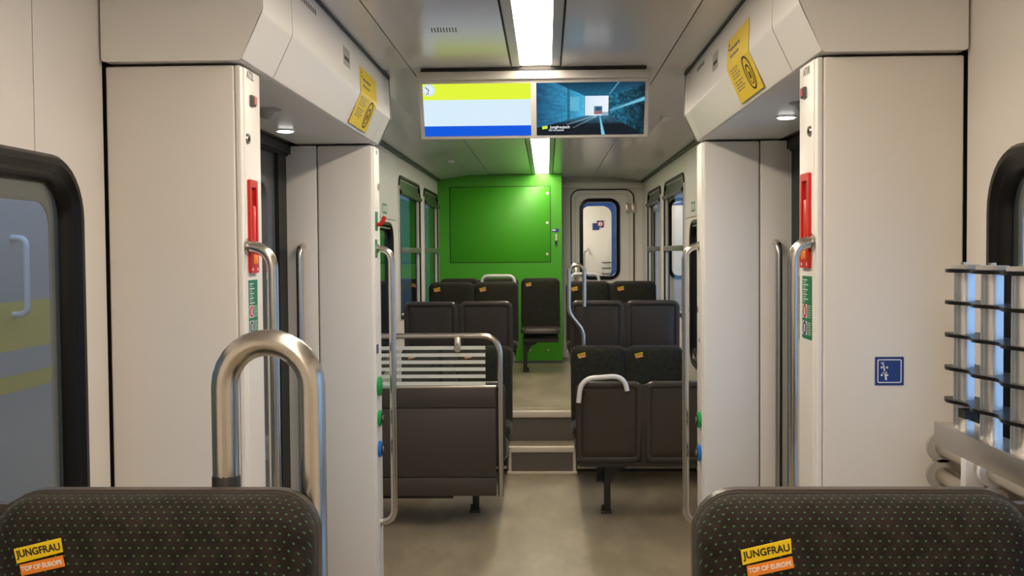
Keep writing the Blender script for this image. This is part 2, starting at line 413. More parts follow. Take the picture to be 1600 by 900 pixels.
# ceiling vent slots and small fittings
t = empty('ceiling_vent', (-.37, 4.42, CZ), 'row of small slanted vent slots in the ceiling left of the light', 'vent')
for k in range(9):
    b = B(); x = -.425 + k * .0125; b.extr([(x, 4.38), (x + .005, 4.38), (x + .001, 4.46), (x - .004, 4.46)], 'z', CZ - .0012, CZ + .002); b.build('slot', 'inkgrey', t)
for px, lab in ((706, 'small white sensor on the sloped ceiling left of the rear light'), (1045, 'small white sensor on the sloped ceiling right of the display unit')):
    p = PY(px, 260 if px < 800 else 191, 9.5 if px < 800 else 7.2)
    zc = CZ - .004 - max(0, (abs(p.x) - .86)) * .15
    y = 10.6 if px < 800 else 7.35; x = -.90 if px < 800 else .875
    b = B(); b.box((x - .03, y - .05, CZ - .03), (x + .03, y + .05, CZ - .004), .005); tag(b.build('ceiling_sensor', 'stickwhite'), lab, 'sensor')

# ------------------------------------------------------------------ partitions at the doorway
def bevbox(a, c, bv): b = B(); b.box(a, c, bv, 3); return b
for s in (-1, 1):
    side = 'left' if s < 0 else 'right'
    PN = PI_X if s < 0 else .827
    root = struct(bevbox((s * (PN + .012), YP0 + .012, Z2 if 0 else 0), (s * 1.30, YP1 - .005, 2.354), .002).build('wall_near_' + side, 'black'), 'near white doorway partition on the ' + side)
    bevbox((s * (PN + .022), YP0, .0), (s * (W - .006), YP0 + .05, 2.354), .006).build('panel', 'white', root)
    bevbox((s * (PN + .004), YP0 + .003, .0), (s * (PN + .0205), YP1, 2.354), .004).build('corner_strip', 'white2', root)
    bevbox((s * PN, YP0 + .03, .0), (s * (PN + .05), YP1 + .01, 2.354), .004).build('end_panel', 'white2', root)
    bevbox((s * (PN + .05), YP1 - .03, .0), (s * 1.30, YP1 + .008, 2.354), .003).build('back_panel', 'white2', root)
    root = struct(bevbox((s * (PI_X + .012), YQ0 + .012, 0), (s * 1.34, YQ1 - .005, 2.354), .002).build('wall_far_' + side, 'black'), 'far white doorway partition on the ' + side)
    bevbox((s * (PI_X + .004), YQ0, 0), (s * 1.134, YQ0 + .05, 2.354), .012).build('panel', 'white2', root)
    bevbox((s * 1.138, YQ0 + .002, 0), (s * 1.30, YQ0 + .05, 2.354), .003).build('panel', 'white2', root)
    bevbox((s * PI_X, YQ0 + .03, 0), (s * (PI_X + .05), YQ1, 2.354), .004).build('end_panel', 'white2', root)
    bevbox((s * (PI_X + .05), YQ1 - .03, 0), (s * 1.252, YQ1 + .006, 2.66), .003).build('back_panel', 'white2', root)
    # header over the door
    def prof(i): return [(1.30 if i else W - .007, 2.363 + i), (.838 + i, 2.363 + i), (.830 + i, 2.376 + i), (.769 + i, 2.505), (.769 + i, 2.52), (.776 + i, 2.722), (1.30 if i else W - .007, 2.722)]
    b = B(); b.extr([(s * x, z) for x, z in prof(.006)], 'y', YP0 + .01, YQ1 - .01); hd = struct(b.build('trim_%d' % (5 if s < 0 else 6), 'inkgrey', smooth=False), 'white angular header over the %s doorway' % side)
    for y0, y1 in ((3.06, 3.412), (3.42, 5.36), (5.363, 5.54)):
        b = B(); b.extr([(s * x, z) for x, z in prof(0)], 'y', y0, y1)
        es = [e for e in b.bm.edges if abs(e.verts[0].co.y - e.verts[1].co.y) > .05]
        bmesh.ops.bevel(b.bm, geom=es, offset=.010, segments=3, affect='EDGES', profile=.5)
        b.build('cover_panel', 'white2', hd)
    b = B(); b.box((s * .766, 3.07, 2.704), (s * .785, 5.53, 2.7225)); b.build('shadow_gap', 'black', hd)
    # outer wall recess and door leaf
    DX = 1.315
    dr = empty('door_%d' % (1 if s < 0 else 2), (s * DX, 4.35, 0), 'dark grey sliding entrance door in the %s doorway' % side, 'door', kind='structure')
    F = fx(s, DX)
    dy0, dy1, dz0, dz1 = 3.30, 5.27, .02, 2.33
    wy0, wy1, wz0, wz1 = 3.75, 5.10, .80, 2.19
    b = B(); d = .045
    b.box((s * DX, dy0, dz0), (s * (DX + .04), wy0 + d, dz1)); b.box((s * DX, wy1 - d, dz0), (s * (DX + .04), dy1, dz1))
    b.box((s * DX, wy0 + d, dz0), (s * (DX + .04), wy1 - d, wz0 + d)); b.box((s * DX, wy0 + d, wz1 - d), (s * (DX + .04), wy1 - d, dz1)); b.build('door_leaf', 'doorgrey', dr)
    b = B(); w_, h_ = wy1 - wy0, wz1 - wz0
    b.loft([[F(u, v, dd) for u, v in rrect(w_ - 2 * i, h_ - 2 * i, .14 - i, 8, (wy0 + wy1) / 2, (wz0 + wz1) / 2)] for i, dd in ((0, .001), (.002, -.02), (.02, -.03), (.05, -.02), (.062, .02))], (False, False)); b.build('rubber_frame', 'doorgrey', dr)
    b = B(); b.slab(F, w_ - .1, h_ - .1, .09, [(0, .012), (0, .016)], 6, (wy0 + wy1) / 2, (wz0 + wz1) / 2); b.build('pane', 'glass', dr)
    b = B(); b.box((s * (DX - .02), dy1, 0), (s * (DX + .1), YQ0 + .01, 2.354)); b.build('door_seal', 'black', dr)
    b = B(); b.box((s * (DX + .02), YP1, 2.31), (s * (DX - .045), YQ0, 2.355)); b.build('door_track', 'black', dr)
    b = B(); b.box((s * (DX + .04), YP1 - .1, 0), (s * (DX + .05), dy0 + .02, 2.354)); b.build('door_post', 'black', dr)
    # downlight and dome in the header's underside
    p = PY(446 if s < 0 else 1225, 200 if s < 0 else 188, 4.4); yy = (2.363 - 1.8) * FPX / (393 - (200 if s < 0 else 188)); xx = .047 + ((446 if s < 0 else 1225) - 854) / FPX * yy
    t = empty('downlight', (xx, yy, 2.363), 'small round lit downlight under the %s door header' % side, 'light', 'downlights under the door headers')
    b = B(); b.disc((xx, yy, 2.3635), (0, 0, -1), .045, .006, 20); b.build('bezel', 'stickwhite', t)
    b = B(); b.disc((xx, yy, 2.357), (0, 0, -1), .034, .003, 20); b.build('lens', 'spot', t)
    xx2 = s * 1.04; yy2 = 4.1
    t = empty('ceiling_dome', (xx2, yy2, 2.363), 'small domed white fitting under the %s door header' % side, 'fitting')
    b = B(); b.disc((xx2, yy2, 2.3635), (0, 0, -1), .06, .005, 20); b.build('flange', 'stickgrey', t)
    b = B(); b.tubetaper([(xx2, yy2, 2.36), (xx2, yy2, 2.343), (xx2, yy2, 2.330), (xx2, yy2, 2.323)], [.035, .033, .024, .008], 16); b.build('dome', 'stickgrey', t)

# ------------------------------------------------------------------ rear end wall, green cabinet, end door
b = B(); b.box((-1.3, YE + .05, 0), (.28, YE + .12, 2.8)); b.box((.22, YE, 0), (.352, YE + .08, 2.8)); b.box((1.143, YE, 0), (1.3, YE + .08, 2.8)); b.box((.352, YE, 2.575), (1.143, YE + .08, 2.8))
ew = struct(b.build('wall_end', 'white2', smooth=False), 'white end wall around the passage door')
b = B(); b.box((.225, YE - .07, 2.585), (1.252, YE, 2.655), .006); b.build('trim_strip', 'white2', ew)
b = B(); b.extr([(-1.3, 0), (1.3, 0), (1.3, 2.8), (-1.3, 2.8)], 'y', YB - .05, YB); struct(b.build('wall_back', 'white', smooth=False), 'white wall behind the viewer')
GY = 12.65; gx0, gx1 = -1.253, .231
cb = empty('equipment_cabinet', ((gx0 + gx1) / 2, GY, Z2), 'bright green full-height cabinet with a large hatch at the end of the carriage', 'cabinet')
b = B(); b.extr([(gx0, Z2), (gx1, Z2), (gx1, 2.722), (-.86, 2.722), (gx0, 2.665)], 'y', GY, YE - .075); b.build('body', 'green', cb, smooth=False)
A0 = PY(703, 293, GY); A1 = PY(860, 409, GY)
hx0, hx1, hz1, hz0 = A0.x, A1.x, A0.z, A1.z
b = B(); b.box((hx0 - .008, GY - .0008, hz0 - .008), (hx1 + .008, GY + .01, hz1 + .008)); b.build('hatch_gap', 'black', cb)
b = B(); b.box((hx0, GY - .006, hz0), (hx1, GY + .01, hz1), .003); ht = b.build('hatch', 'green', cb)
for pz in (302, 348, 397):
    q = PY(855, pz, GY - .006); b = B(); b.disc(q, (0, -1, 0), .016, .006, 12); b.build('hatch_lock', 'alu', ht)
q = PY(868, 360, GY); b = B(); b.box((q.x - .04, GY - .003, q.z - .02), (q.x + .04, GY, q.z + .02)); tg = b.build('sticker', 'blue', cb)
b = B(); b.box((q.x - .035, GY - .005, q.z - .004), (q.x + .0, GY - .002, q.z + .012)); b.build('sticker_mark', 'stickwhite', tg)
q = PY(869, 375, GY); b = B(); b.slab(lambda u, v, d: (u, GY - d, v), .034, .15, .016, [(0, 0), (0, .012), (.006, .02)], 5, q.x, q.z); lk = b.build('lock_plate', 'alu', cb)
b = B(); b.slab(lambda u, v, d: (u, GY - d, v), .022, .06, .01, [(0, .018), (0, .024)], 5, q.x, q.z - .035); b.build('keyhole', 'ink', lk)
b = B(); b.box((gx0, GY - .006, Z2), (gx1, GY, Z2 + .03)); b.build('plinth', 'doorgrey', cb)
b = B(); b.box((gx0, GY - .001, 1.0), (gx1 - .004, GY, 1.006)); b.build('panel_joint', 'stickgreen', cb)
for dx in (.09, -.01): 
    q = PY(829 if dx > .05 else 857, 547, GY); b = B(); b.disc((q.x, GY, q.z), (0, -1, 0), .012, .004, 10); b.build('screw', 'alu', cb)
# end door with window
D0 = PY(892, 297, YE); D1 = PY(990, 297, YE); w0 = PY(905, 310, YE); w1 = PY(969, 437, YE)
dr = empty('door_3', ((D0.x + D1.x) / 2, YE, Z2), 'white passage door with rounded black-framed window at the carriage end', 'door', kind='structure')
FY = lambda Y: (lambda u, v, d: (u, Y + d, v))
dxc, dw, dzt = (D0.x + D1.x) / 2, D1.x - D0.x, D0.z
outer = rrect(dw, dzt + .2 - Z2, .11, 8, dxc, (dzt + Z2 - .2) / 2)
wxc, ww, wzc, wh = (w0.x + w1.x) / 2, w1.x - w0.x, (w0.z + w1.z) / 2, w0.z - w1.z
inner = rrect(ww - .06, wh - .06, .10, 8, wxc, wzc)
b = B(); b.ring(FY(YE), rrect(dw + .02, dzt + .22 - Z2, .0005, 8, dxc, (dzt + Z2 - .2) / 2), rrect(dw - .002, dzt + .198 - Z2, .109, 8, dxc, (dzt + Z2 - .2) / 2), -.003, .04); b.build('door_frame', 'white2', dr, smooth=False)
b = B(); b.ring(FY(YE), outer, inner, -.008, .05); b.build('door_leaf', 'white2', dr, smooth=False)
b = B(); b.ring(FY(YE), rrect(dw + .016, dzt + .216 - Z2, .118, 8, dxc, (dzt + Z2 - .2) / 2), rrect(dw - .014, dzt + .186 - Z2, .103, 8, dxc, (dzt + Z2 - .2) / 2), -.016, .0); b.build('door_seal', 'rubber', dr)
b = B(); b.ring(FY(YE), rrect(dw - .10, dzt + .10 - Z2, .09, 8, dxc, (dzt + Z2 - .2) / 2), rrect(dw - .112, dzt + .088 - Z2, .084, 8, dxc, (dzt + Z2 - .2) / 2), -.010, -.006); b.build('door_rim', 'trimgrey', dr)
b = B(); b.loft([[FY(YE)(u, v, dd) for u, v in rrect(ww - 2 * i, wh - 2 * i, .13 - i, 8, wxc, wzc)] for i, dd in ((0, -.006), (.004, -.03), (.03, -.035), (.045, -.02), (.05, .05))], (False, False)); b.build('rubber_frame', 'rubber', dr)
b = B(); b.slab(FY(YE), ww - .08, wh - .08, .09, [(0, .02), (0, .025)], 6, wxc, wzc); b.build('pane', 'glass_clear', dr)
for sx in (0, 1):
    q = PY(981 + sx * 9, 325, YE); b = B(); b.box((q.x - .025, YE - .035, q.z - .06), (q.x + .025, YE - .008, q.z + .06), .005); b.build('hinge', 'alu', dr)
q = PY(901, 428, YE); b = B(); b.box((q.x - .03, YE - .02, q.z - .10), (q.x + .03, YE - .008, q.z + .10), .006); b.tube([(q.x - .02, YE - .05, q.z), (q.x + .07, YE - .05, q.z)], .012); b.build('handle', 'alu', dr)
# the neighbouring carriage seen through the door window
NY = 14.6
b = B(); b.box((-.9, NY, .3), (1.4, NY + 3.2, .46)); b.box((-.9, NY + 2.6, .3), (1.4, NY + 2.7, 2.8)); b.box((1.3, NY, .3), (1.4, NY + 3, 2.8)); b.box((-.9, NY, .3), (-.8, NY + 3, 2.8)); b.box((-.9, NY, 2.75), (1.4, NY + 3, 2.85))
nc = struct(b.build('wall_beyond', 'white2', smooth=False), 'white interior of the next carriage seen through the door window')
b = B(); b.box((.1, NY + .3, 2.72), (.25, NY + 2.3, 2.745)); tag(b.build('ceiling_light', 'lamp'), 'ceiling light panel inside the next carriage', 'light')
oo = rrect(2.3, 2.6, .02, 8, .25, 1.5); ha, hb = PY(908, 322, NY - .06), PY(956, 434, NY - .06); hz = rrect(hb.x - ha.x, ha.z - hb.z, .12, 8, (ha.x + hb.x) / 2, (ha.z + hb.z) / 2)
b = B(); b.ring(FY(NY), oo, hz, -.06, 0); struct(b.build('wall_next_end', 'gangway_daylit', smooth=False), 'end wall of the next carriage framing its window, blue daylight put into its colour')  # blue here stands for daylight in the gap, set as base colour
q0 = PY(927, 347, NY + 2.59); q1 = PY(938, 349, NY + 2.58)
YN = NY + 2.598
q0 = PY(931, 354, YN); b = B(); b.box((q0.x - .055, YN - .006, q0.z - .055), (q0.x + .055, YN, q0.z + .055)); tag(b.build('notice_sign', 'blue'), 'small plain blue square sign on the wall beyond the end door', 'sign')
q1 = PY(938, 350, YN - .01)
t = empty('prohibition_sign', (q1.x, YN - .008, q1.z), 'small dark sign with red ringed white disc beyond the end door', 'sign')
b = B(); b.box((q1.x - .055, YN - .012, q1.z - .055), (q1.x + .055, YN - .0065, q1.z + .055)); b.build('plate', 'blue', t)
b = B(); b.disc((q1.x, YN - .012, q1.z), (0, -1, 0), .045, .002); b.build('ring', 'red', t)
b = B(); b.disc((q1.x, YN - .014, q1.z), (0, -1, 0), .033, .002); b.build('disc', 'stickwhite', t)
b = B(); b.box((q1.x - .006, YN - .018, q1.z - .02), (q1.x + .006, YN - .016, q1.z + .02)); b.build('symbol', 'ink', t)
q = PY(913, 400, YN - .1); b = B(); b.tube([(q.x + .06, YN, q.z + .12), (q.x + .06, YN - .1, q.z + .12), (q.x, YN - .1, q.z + .06), (q.x, YN - .1, .9)], .016, bend=.05); tag(b.build('handrail', 'steel'), 'small bent steel handrail in the next carriage', 'handrail')
t = empty('luggage_rack', (PY(948, 420, YN - .2).x, YN - .2, .46), 'pale rack with dark shelves seen beyond the end door', 'rack')
xa, xb = PY(943, 420, YN - .3).x, PY(954, 420, YN - .3).x
b = B(); b.box((xa, YN - .3, .46), (xb, YN - .05, 1.62)); b.build('rack_body', 'aluwhite', t)
for k in range(5): b = B(); b.box((xa - .02, YN - .32, 1.25 + k * .09), (xb + .02, YN - .03, 1.262 + k * .09)); b.build('shelf', 'ink', t)

# ------------------------------------------------------------------ passenger information display
T0, T1 = PY(652, 119, 5.35), PY(1017, 111, 5.35); Bz0 = PY(835, 217, 5.47)
xl, xr = -.608, .58; top = Vector((0, 5.345, 2.672)); bot = Vector((0, 5.475, Bz0.z))
xl = PY(652, 119, 5.345).x; xr = PY(1016, 112, 5.345).x
xc = (xl + xr) / 2; wd = xr - xl
up = (top - bot); hh = up.length; up.normalize(); nrm = Vector((0, -up.z, up.y)) ; 
if nrm.y > 0: nrm = -nrm
t = empty('display_unit', (xc, 5.41, 2.72), 'cream framed twin passenger information display hanging from the ceiling', 'display')
ctr = Vector((xc, (top.y + bot.y) / 2, (top.z + bot.z) / 2))
def FS(u, v, d): return ctr + Vector((1, 0, 0)) * u + up * v + nrm * d
b = B(); b.slab(FS, wd, hh, .01, [(.02, -.10), (0, -.05), (0, -.006), (.006, 0)], 4); b.build('housing', 'trimgrey', t)
b = B(); b.box((xl + .03, 5.47, 2.60), (xr - .03, 5.55, 2.722)); b.build('mount', 'trimgrey', t)
b = B(); b.box((xl + .02, 5.325, 2.71), (xr - .02, 5.345, 2.723)); b.build('shadow_gap', 'black', t)
b = B(); b.box((xl, 5.327, 2.665), (xr, 5.36, 2.708), .006); b.build('top_rail', 'trimgrey', t)
def raster(name, cu, cv, ww, hh2, nx, ny, fn, parent):
    vsx = []; fs = []; cols = []
    for j in range(ny + 1):
        for i in range(nx + 1):
            u, v = i / nx, j / ny
            vsx.append(FS(cu + (u - .5) * ww, cv + (.5 - v) * hh2, .002) - parent.location); cols.append(fn(u, v))
    for j in range(ny):
        for i in range(nx):
            a = j * (nx + 1) + i; fs.append((a, a + nx + 1, a + nx + 2, a + 1))
    me = bpy.data.meshes.new(name); me.from_pydata(vsx, [], fs); ca = me.color_attributes.new('Col', 'FLOAT_COLOR', 'POINT')
    buf = []
    for c in cols: buf += [c[0], c[1], c[2], 1]
    ca.data.foreach_set('color', buf); me.materials.append(MATS['screen_image'])
    o = bpy.data.objects.new(name, me); COL.objects.link(o); o.parent = parent; return o
def lin(r, g, bb):
    f = lambda c: ((c / 255 + .055) / 1.055) ** 2.4 if c > 10 else c / 3294
    return (f(r), f(g), f(bb))
def seg_d(px, py, ax, ay, bx, by):
    dx, dy = bx - ax, by - ay; tt = max(0, min(1, ((px - ax) * dx + (py - ay) * dy) / (dx * dx + dy * dy + 1e-9)))
    return math.hypot(px - ax - tt * dx, py - ay - tt * dy), tt
SW = wd * .468; SH = hh * .86
asp = SW / SH
def left_screen(u, v):
    x, y = u * asp, v
    cx, cy, r = .115, .115, .115
    d = math.hypot(x - cx, y - cy)
    if d < r:
        c = lin(224, 240, 250)
        a = math.atan2(y - cy, x - cx); k = round(a / (math.pi / 6)) * math.pi / 6
        if .78 * r < d < .95 * r and abs(a - k) * d < .006: c = lin(110, 130, 150)
        if seg_d(x, y, cx, cy, cx - .055, cy - .05)[0] < .008: c = lin(40, 50, 65)
        if seg_d(x, y, cx, cy, cx - .045, cy + .08)[0] < .007: c = lin(60, 70, 90)
        if math.hypot(x - cx + .008, y - cy - .065) < .012: c = lin(205, 60, 70)
        return c
    if v < .305: return lin(226, 246, 60)
    if v < .805: return lin(216, 237, 252)
    return lin(0, 88, 222)
rn = random.Random(3); NO = [[rn.random() for _ in range(64)] for _ in range(64)]
def noise(x, y):
    xi, yi = math.floor(x), math.floor(y); fx_, fy_ = x - xi, y - yi
    g = lambda i, j: NO[j % 64][i % 64]
    return (g(xi, yi) * (1 - fx_) + g(xi + 1, yi) * fx_) * (1 - fy_) + (g(xi, yi + 1) * (1 - fx_) + g(xi + 1, yi + 1) * fx_) * fy_
def mixc(a, c, k): return tuple(a[i] + (c[i] - a[i]) * max(0, min(1, k)) for i in range(3))
def tunnel(u, v):
    vx, vy = .578, .60
    ox0, ox1, oy0, oy1 = .448, .668, .255, .63
    if ox0 < u < ox1 and oy0 < v < oy1:
        c = mixc(lin(214, 232, 250), lin(236, 243, 252), (u - ox0) / .2)
        if .535 < u < .612 and .455 < v < .61: c = lin(70, 125, 150) if v < .55 else lin(120, 120, 135)
        if .535 < u < .60 and .555 < v < .58: c = lin(205, 80, 80)
        if .55 < u < .598 and .475 < v < .53: c = lin(40, 80, 100)
        if .612 <= u and v > .56: c = lin(150, 175, 190)
        return c
    n = noise(u * 46, v * 30) * .6 + noise(u * 90, v * 60) * .4
    # which surface, by direction from the opening
    kx = (ox0 - u) / ox0 if u < ox0 else ((u - ox1) / (1 - ox1) if u > ox1 else 0)
    kt = (oy0 - v) / oy0 if v < oy0 else 0; kb = (v - oy1) / (1 - oy1) if v > oy1 else 0
    if u < ox0 and kb < kx * .62 and kt <= kx * 1.6 + .0:
        row = math.floor((v - vy) / max(.05, (vx - u)) * 14); br = .75 + .5 * noise(row * 3.3, u * 14)
        c = mixc(lin(62, 168, 212), lin(26, 82, 122), kx * 1.05); c = tuple(q * br * (.7 + .6 * n) for q in c)
        if .285 < u < .31: c = tuple(q * .5 for q in c)
        if .31 < u < .40 and .27 < v < .53: c = mixc(c, lin(120, 200, 225), .5)
    elif u > ox1 and kb < kx * 1.0 and kt <= kx * .9:
        c = mixc(lin(34, 112, 142), lin(14, 50, 68), kx * 1.1); c = tuple(q * (.15 + 1.7 * n * n * 1.6) for q in c)
    elif v < vy:
        c = mixc(lin(30, 105, 140), lin(14, 58, 84), kt); c = tuple(q * (.6 + .5 * n) for q in c)
    else:
        c = mixc(lin(60, 120, 150), lin(12, 26, 38), min(1, kb * 2.2)); c = tuple(q * (.45 + .9 * n) for q in c)
    d, tt = seg_d(u, v, .588, .635, .622, 1.0)
    if d < .004 + .012 * tt: c = lin(120, 205, 232)
    for (ax, ay, bx, by, wdt) in ((.545, .635, .28, .80, .004), (.565, .64, .34, .86, .003)):
        d, tt = seg_d(u, v, ax, ay, bx, by)
        if d < wdt: c = mixc(lin(190, 225, 240), c, tt * .6)
    d, tt = seg_d(u, v, .685, .535, 1.0, .315)
    if d < .010 + .028 * tt: c = lin(120, 190, 215) if d < .006 + .016 * tt else lin(60, 130, 160)
    d, tt = seg_d(u, v, .675, .22, .76, 0)
    if d < .006: c = lin(90, 160, 190)
    e = min(abs(u - ox0), abs(u - ox1)); 
    if u < ox0 and oy0 < v < oy1: c = mixc(c, lin(90, 190, 225), math.exp(-(ox0 - u) / .035) * .7)
    return c
cl = -wd / 2 + wd * .02 + SW / 2; cr_ = wd / 2 - wd * .02 - SW / 2
for cu, lab, fn, nx, ny in ((cl, 'screen with yellow, pale and blue bands and a clock', left_screen, 300, 160), (cr_, 'screen showing a blue railway tunnel photograph', tunnel, 250, 134)):
    sc = raster('screen', cu, -.002, SW, SH, nx, ny, fn, t); sc['label'] = lab
    if fn is tunnel:
        def sp(u, v): return FS(cu + (u - .5) * SW, -.002 + (.5 - v) * SH, .0035) - t.location
        mw = lambda u, v, rot=0: frame(sp(u, v), nrm, up, rot)
        lettering('Jungfraujoch', .0205, 'scr_text', mw(.218, .845), sc, 1.0, .0002)
        lettering('TOP OF EUROPE', .0105, 'scr_text', mw(.182, .908), sc, 1.0, .0001)
        pts = [sp(.05, .83), sp(.10, .812), sp(.103, .87), sp(.053, .885)]
        me = bpy.data.meshes.new('logo'); me.from_pydata([p + nrm * .0004 for p in pts], [], [(0, 1, 2, 3)]); me.materials.append(MATS['scr_logo'])
        o = bpy.data.objects.new('logo', me); COL.objects.link(o); o.parent = sc

# ------------------------------------------------------------------ seats
def lean(z, H): return -(H - z) * .09
def seat_meshes(H):
    out = {}
    zc, h = (H + .385) / 2, H - .385
    f = lambda u, v, d: (u, lean(v, H) + d, v)
    b = B(); b.slab(f, .441, h, .06, [(.05, -.006), (.0, -.006), (-.0, .012), (.004, .026), (.012, .031), (.032, .030), (.036, .028), (.0375, .017), (.041, .0165), (.046, .0205), (.10, .0225)], 7, 0, zc); out['back_shell'] = b.mesh('back_shell', 'plastic')
    zc2, h2 = (H - .004 + .40) / 2, H - .004 - .40
    b = B(); b.slab(f, .438, h2, .058, [(.02, -.004), (.001, -.006), (0, -.022), (.006, -.042), (.018, -.054), (.04, -.061), (.09, -.066), (.15, -.069)], 8, 0, zc2); out['backrest'] = b.mesh('backrest', 'fabric')
    b = B(); b.ring(f, rrect(.4415, h2 + .003, .060, 8, 0, zc2), rrect(.436, h2 - .004, .056, 8, 0, zc2), -.010, -.006); out['piping'] = b.mesh('piping', 'piping')
    g = lambda u, v, d: (u, v, d)
    y0 = lean(.42, H) - .04
    b = B(); b.slab(lambda u, v, d: (u, v, d - .03 * ((y0 - v) / .46) * -1 if False else d + .02 * ((y0 - v) / .46)), .44, .46, .06, [(.02, .398), (0, .405), (0, .435), (.008, .452), (.025, .462), (.08, .466)], 6, 0, y0 - .23); out['cushion'] = b.mesh('cushion', 'fabric')
    b = B(); b.slab(lambda u, v, d: (u, v, d + .02 * ((y0 - v) / .46)), .444, .47, .06, [(.05, .378), (.01, .384), (0, .40), (.01, .402)], 6, 0, y0 - .225); out['seat_pan'] = b.mesh('seat_pan', 'plastic_dark')
    return out
SM = {h: seat_meshes(h) for h in (.935, 1.04)}
def flat(pts, m):
    me = bpy.data.meshes.new('tag'); n = len(pts)
    v = [(*p, .0) for p in pts] + [(*p, .0012) for p in pts]
    me.from_pydata(v, [], [tuple(range(n, 2 * n))] + [(i, (i + 1) % n, n + (i + 1) % n, n + i) for i in range(n)]); me.materials.append(MATS[m]); return me
TAGY = flat([(-.033, -.011), (.031, -.007), (.033, .012), (-.032, .009)], 'tagyellow')
TAGO = flat([(-.029, -.009), (.031, -.007), (.031, .008), (-.028, .006)], 'tagorange')
def link(name, me, parent, ml=None):
    o = bpy.data.objects.new(name, me); COL.objects.link(o); o.parent = parent
    if ml is not None: o.matrix_local = ml
    return o
def leg_mesh(b, x, y, g=1):
    b.box((x - .022, y - .03, .012), (x + .022, y + .03, .37), .004)
    b.extr([(x - g * .022, .372), (x + g * .13, .372), (x + g * .13, .315), (x + g * .06, .285), (x + g * .022, .20), (x - g * .022, .20)], 'y', y - .028, y + .028)
def double_seat(label, x, y, z, away, H, leg_side, n=2, leg=True, tags=True, name='double_seat', cat='seat', group='patterned double seats', fold=False):
    t = empty(name, (x, y, z), label, cat, group, rz=math.pi if away else 0)
    M = SM[H]; xs = [-.228, .228] if n == 2 else [0.0]
    for sx in xs:
        T = Matrix.Translation((sx, 0, 0))
        link('back_shell', M['back_shell'], t, T); bk = link('backrest', M['backrest'], t, T); link('piping', M['piping'], bk)
        if not fold:
            link('cushion', M['cushion'], t, T); link('seat_pan', M['seat_pan'], t, T)
        if tags and not away:
            zt = H - .077; yt = lean(zt, H) - .0685
            fm = frame((-.135, yt, zt + .012), (0, -1, -.09), (0, 0, 1), R(11)); fo = frame((-.132, yt - .0008, zt - .0065), (0, -1, -.09), (0, 0, 1), R(11))
            a = link('tag', TAGY, t, T @ fm); c = link('tag', TAGO, t, T @ fo)
            lettering('JUNGFRAU', .0135, 'ink', Matrix.Translation((0, .001, .0014)), a, .9, .0003)
            lettering('TOP OF EUROPE', .0088, 'stickwhite', Matrix.Translation((.001, -.0005, .0014)), c, .85, .0002)
    b = B()
    for sx in xs: pass
    if n == 2:
        b.box((-.012, lean(.7, H) + .0, .40), (.012, lean(.7, H) + .02, H - .035)); b.build('joint_strip', 'plastic_dark', t, world=False)
        b = B()
        f = lambda u, v, d: (u, lean(v, H) + d, v)
        b.loft([[f(u, v, .004) for u, v in ((-.03, .40), (.03, .40), (.03, H - .012), (.012, H - .022), (-.012, H - .022), (-.03, H - .012))], [f(u, v, .024) for u, v in ((-.03, .40), (.03, .40), (.03, H - .012), (.012, H - .022), (-.012, H - .022), (-.03, H - .012))]]); b.build('joint_cover', 'plastic', t, world=False)
        b = B()
    b.box((min(xs) - .2, lean(.4, H) - .30, .335), (max(xs) + .2, lean(.4, H) - .24, .379)); b.build('seat_beam', 'plastic_dark', t, world=False); b = B(); b.box((min(xs) - .2, lean(.4, H) - .05, .355), (max(xs) + .2, lean(.4, H) + .01, .386)); b.build('seat_beam', 'plastic_dark', t, world=False)
    if leg:
        b = B(); leg_mesh(b, leg_side * .23, lean(.4, H) - .20, -1 if away else 1); b.build('leg', 'plastic_dark', t, world=False)
        b = B(); b.box((leg_side * .23 - .03, lean(.4, H) - .25, 0), (leg_side * .23 + .045, lean(.4, H) - .15, .014), .003); b.tube([(leg_side * .23 + .028, lean(.4, H) - .2, .014), (leg_side * .23 + .028, lean(.4, H) - .2, .05)], .012); b.build('foot_plate', 'plastic_dark', t, world=False)
    return t
def bar_handle(seat, pts, r, m='aluwhite', bend=.05, flatk=None):
    b = B(); b.tube(pts, r, 12, bend); return b.build('grab_handle', m, seat)
SXc = .683
FL = double_seat('dark green-dotted seat with steel loop rail, nearest on the left', -SXc - .030, 1.425, Z2 - .022, False, 1.04, 1)
FR = double_seat('dark green-dotted seat nearest on the right, before the ski rack', SXc + .006, 1.425, Z2 - .022, False, 1.04, -1)
R1R = double_seat('dark plastic-backed double seat with white grab handle, foot of the steps, right', SXc, 7.00, 0, True, .935, 1)
R1L = double_seat('dark double seat hidden behind the striped glass windbreak', -SXc, 7.02, 0, True, .935, -1)
R2L = double_seat('green-dotted double seat facing us behind the striped glass windbreak', -SXc, 8.50, 0, False, 1.04, 1)
R2R = double_seat('green-dotted double seat facing us, right of the steps', SXc, 8.50, 0, False, 1.04, -1)
R3L = double_seat('brown plastic-backed double seat on the raised floor, left', -SXc, 8.655, Z2, True, .935, 1)
R3R = double_seat('brown plastic-backed double seat with bent steel pole, right', SXc, 8.655, Z2, True, .935, 1)
R4L = double_seat('green-dotted double seat with grab handle in front of the green cabinet', -SXc, 10.54, Z2, False, 1.04, 1)
R4R = double_seat('green-dotted double seat with grab handle before the end door', SXc, 10.54, Z2, False, 1.04, -1)
R5L = double_seat('rearmost green-dotted double seat against the green cabinet', -.72, 12.0, Z2, False, 1.04, 1, group='patterned double seats')
R5S = double_seat('single seat with folding cushion in the aisle before the green cabinet', -.025, 12.0, Z2, False, 1.04, -.75, n=1, fold=True, name='folding_seat', group='folding seats')
b = B(); yb = 12.0 + lean(.42, 1.04) - .04
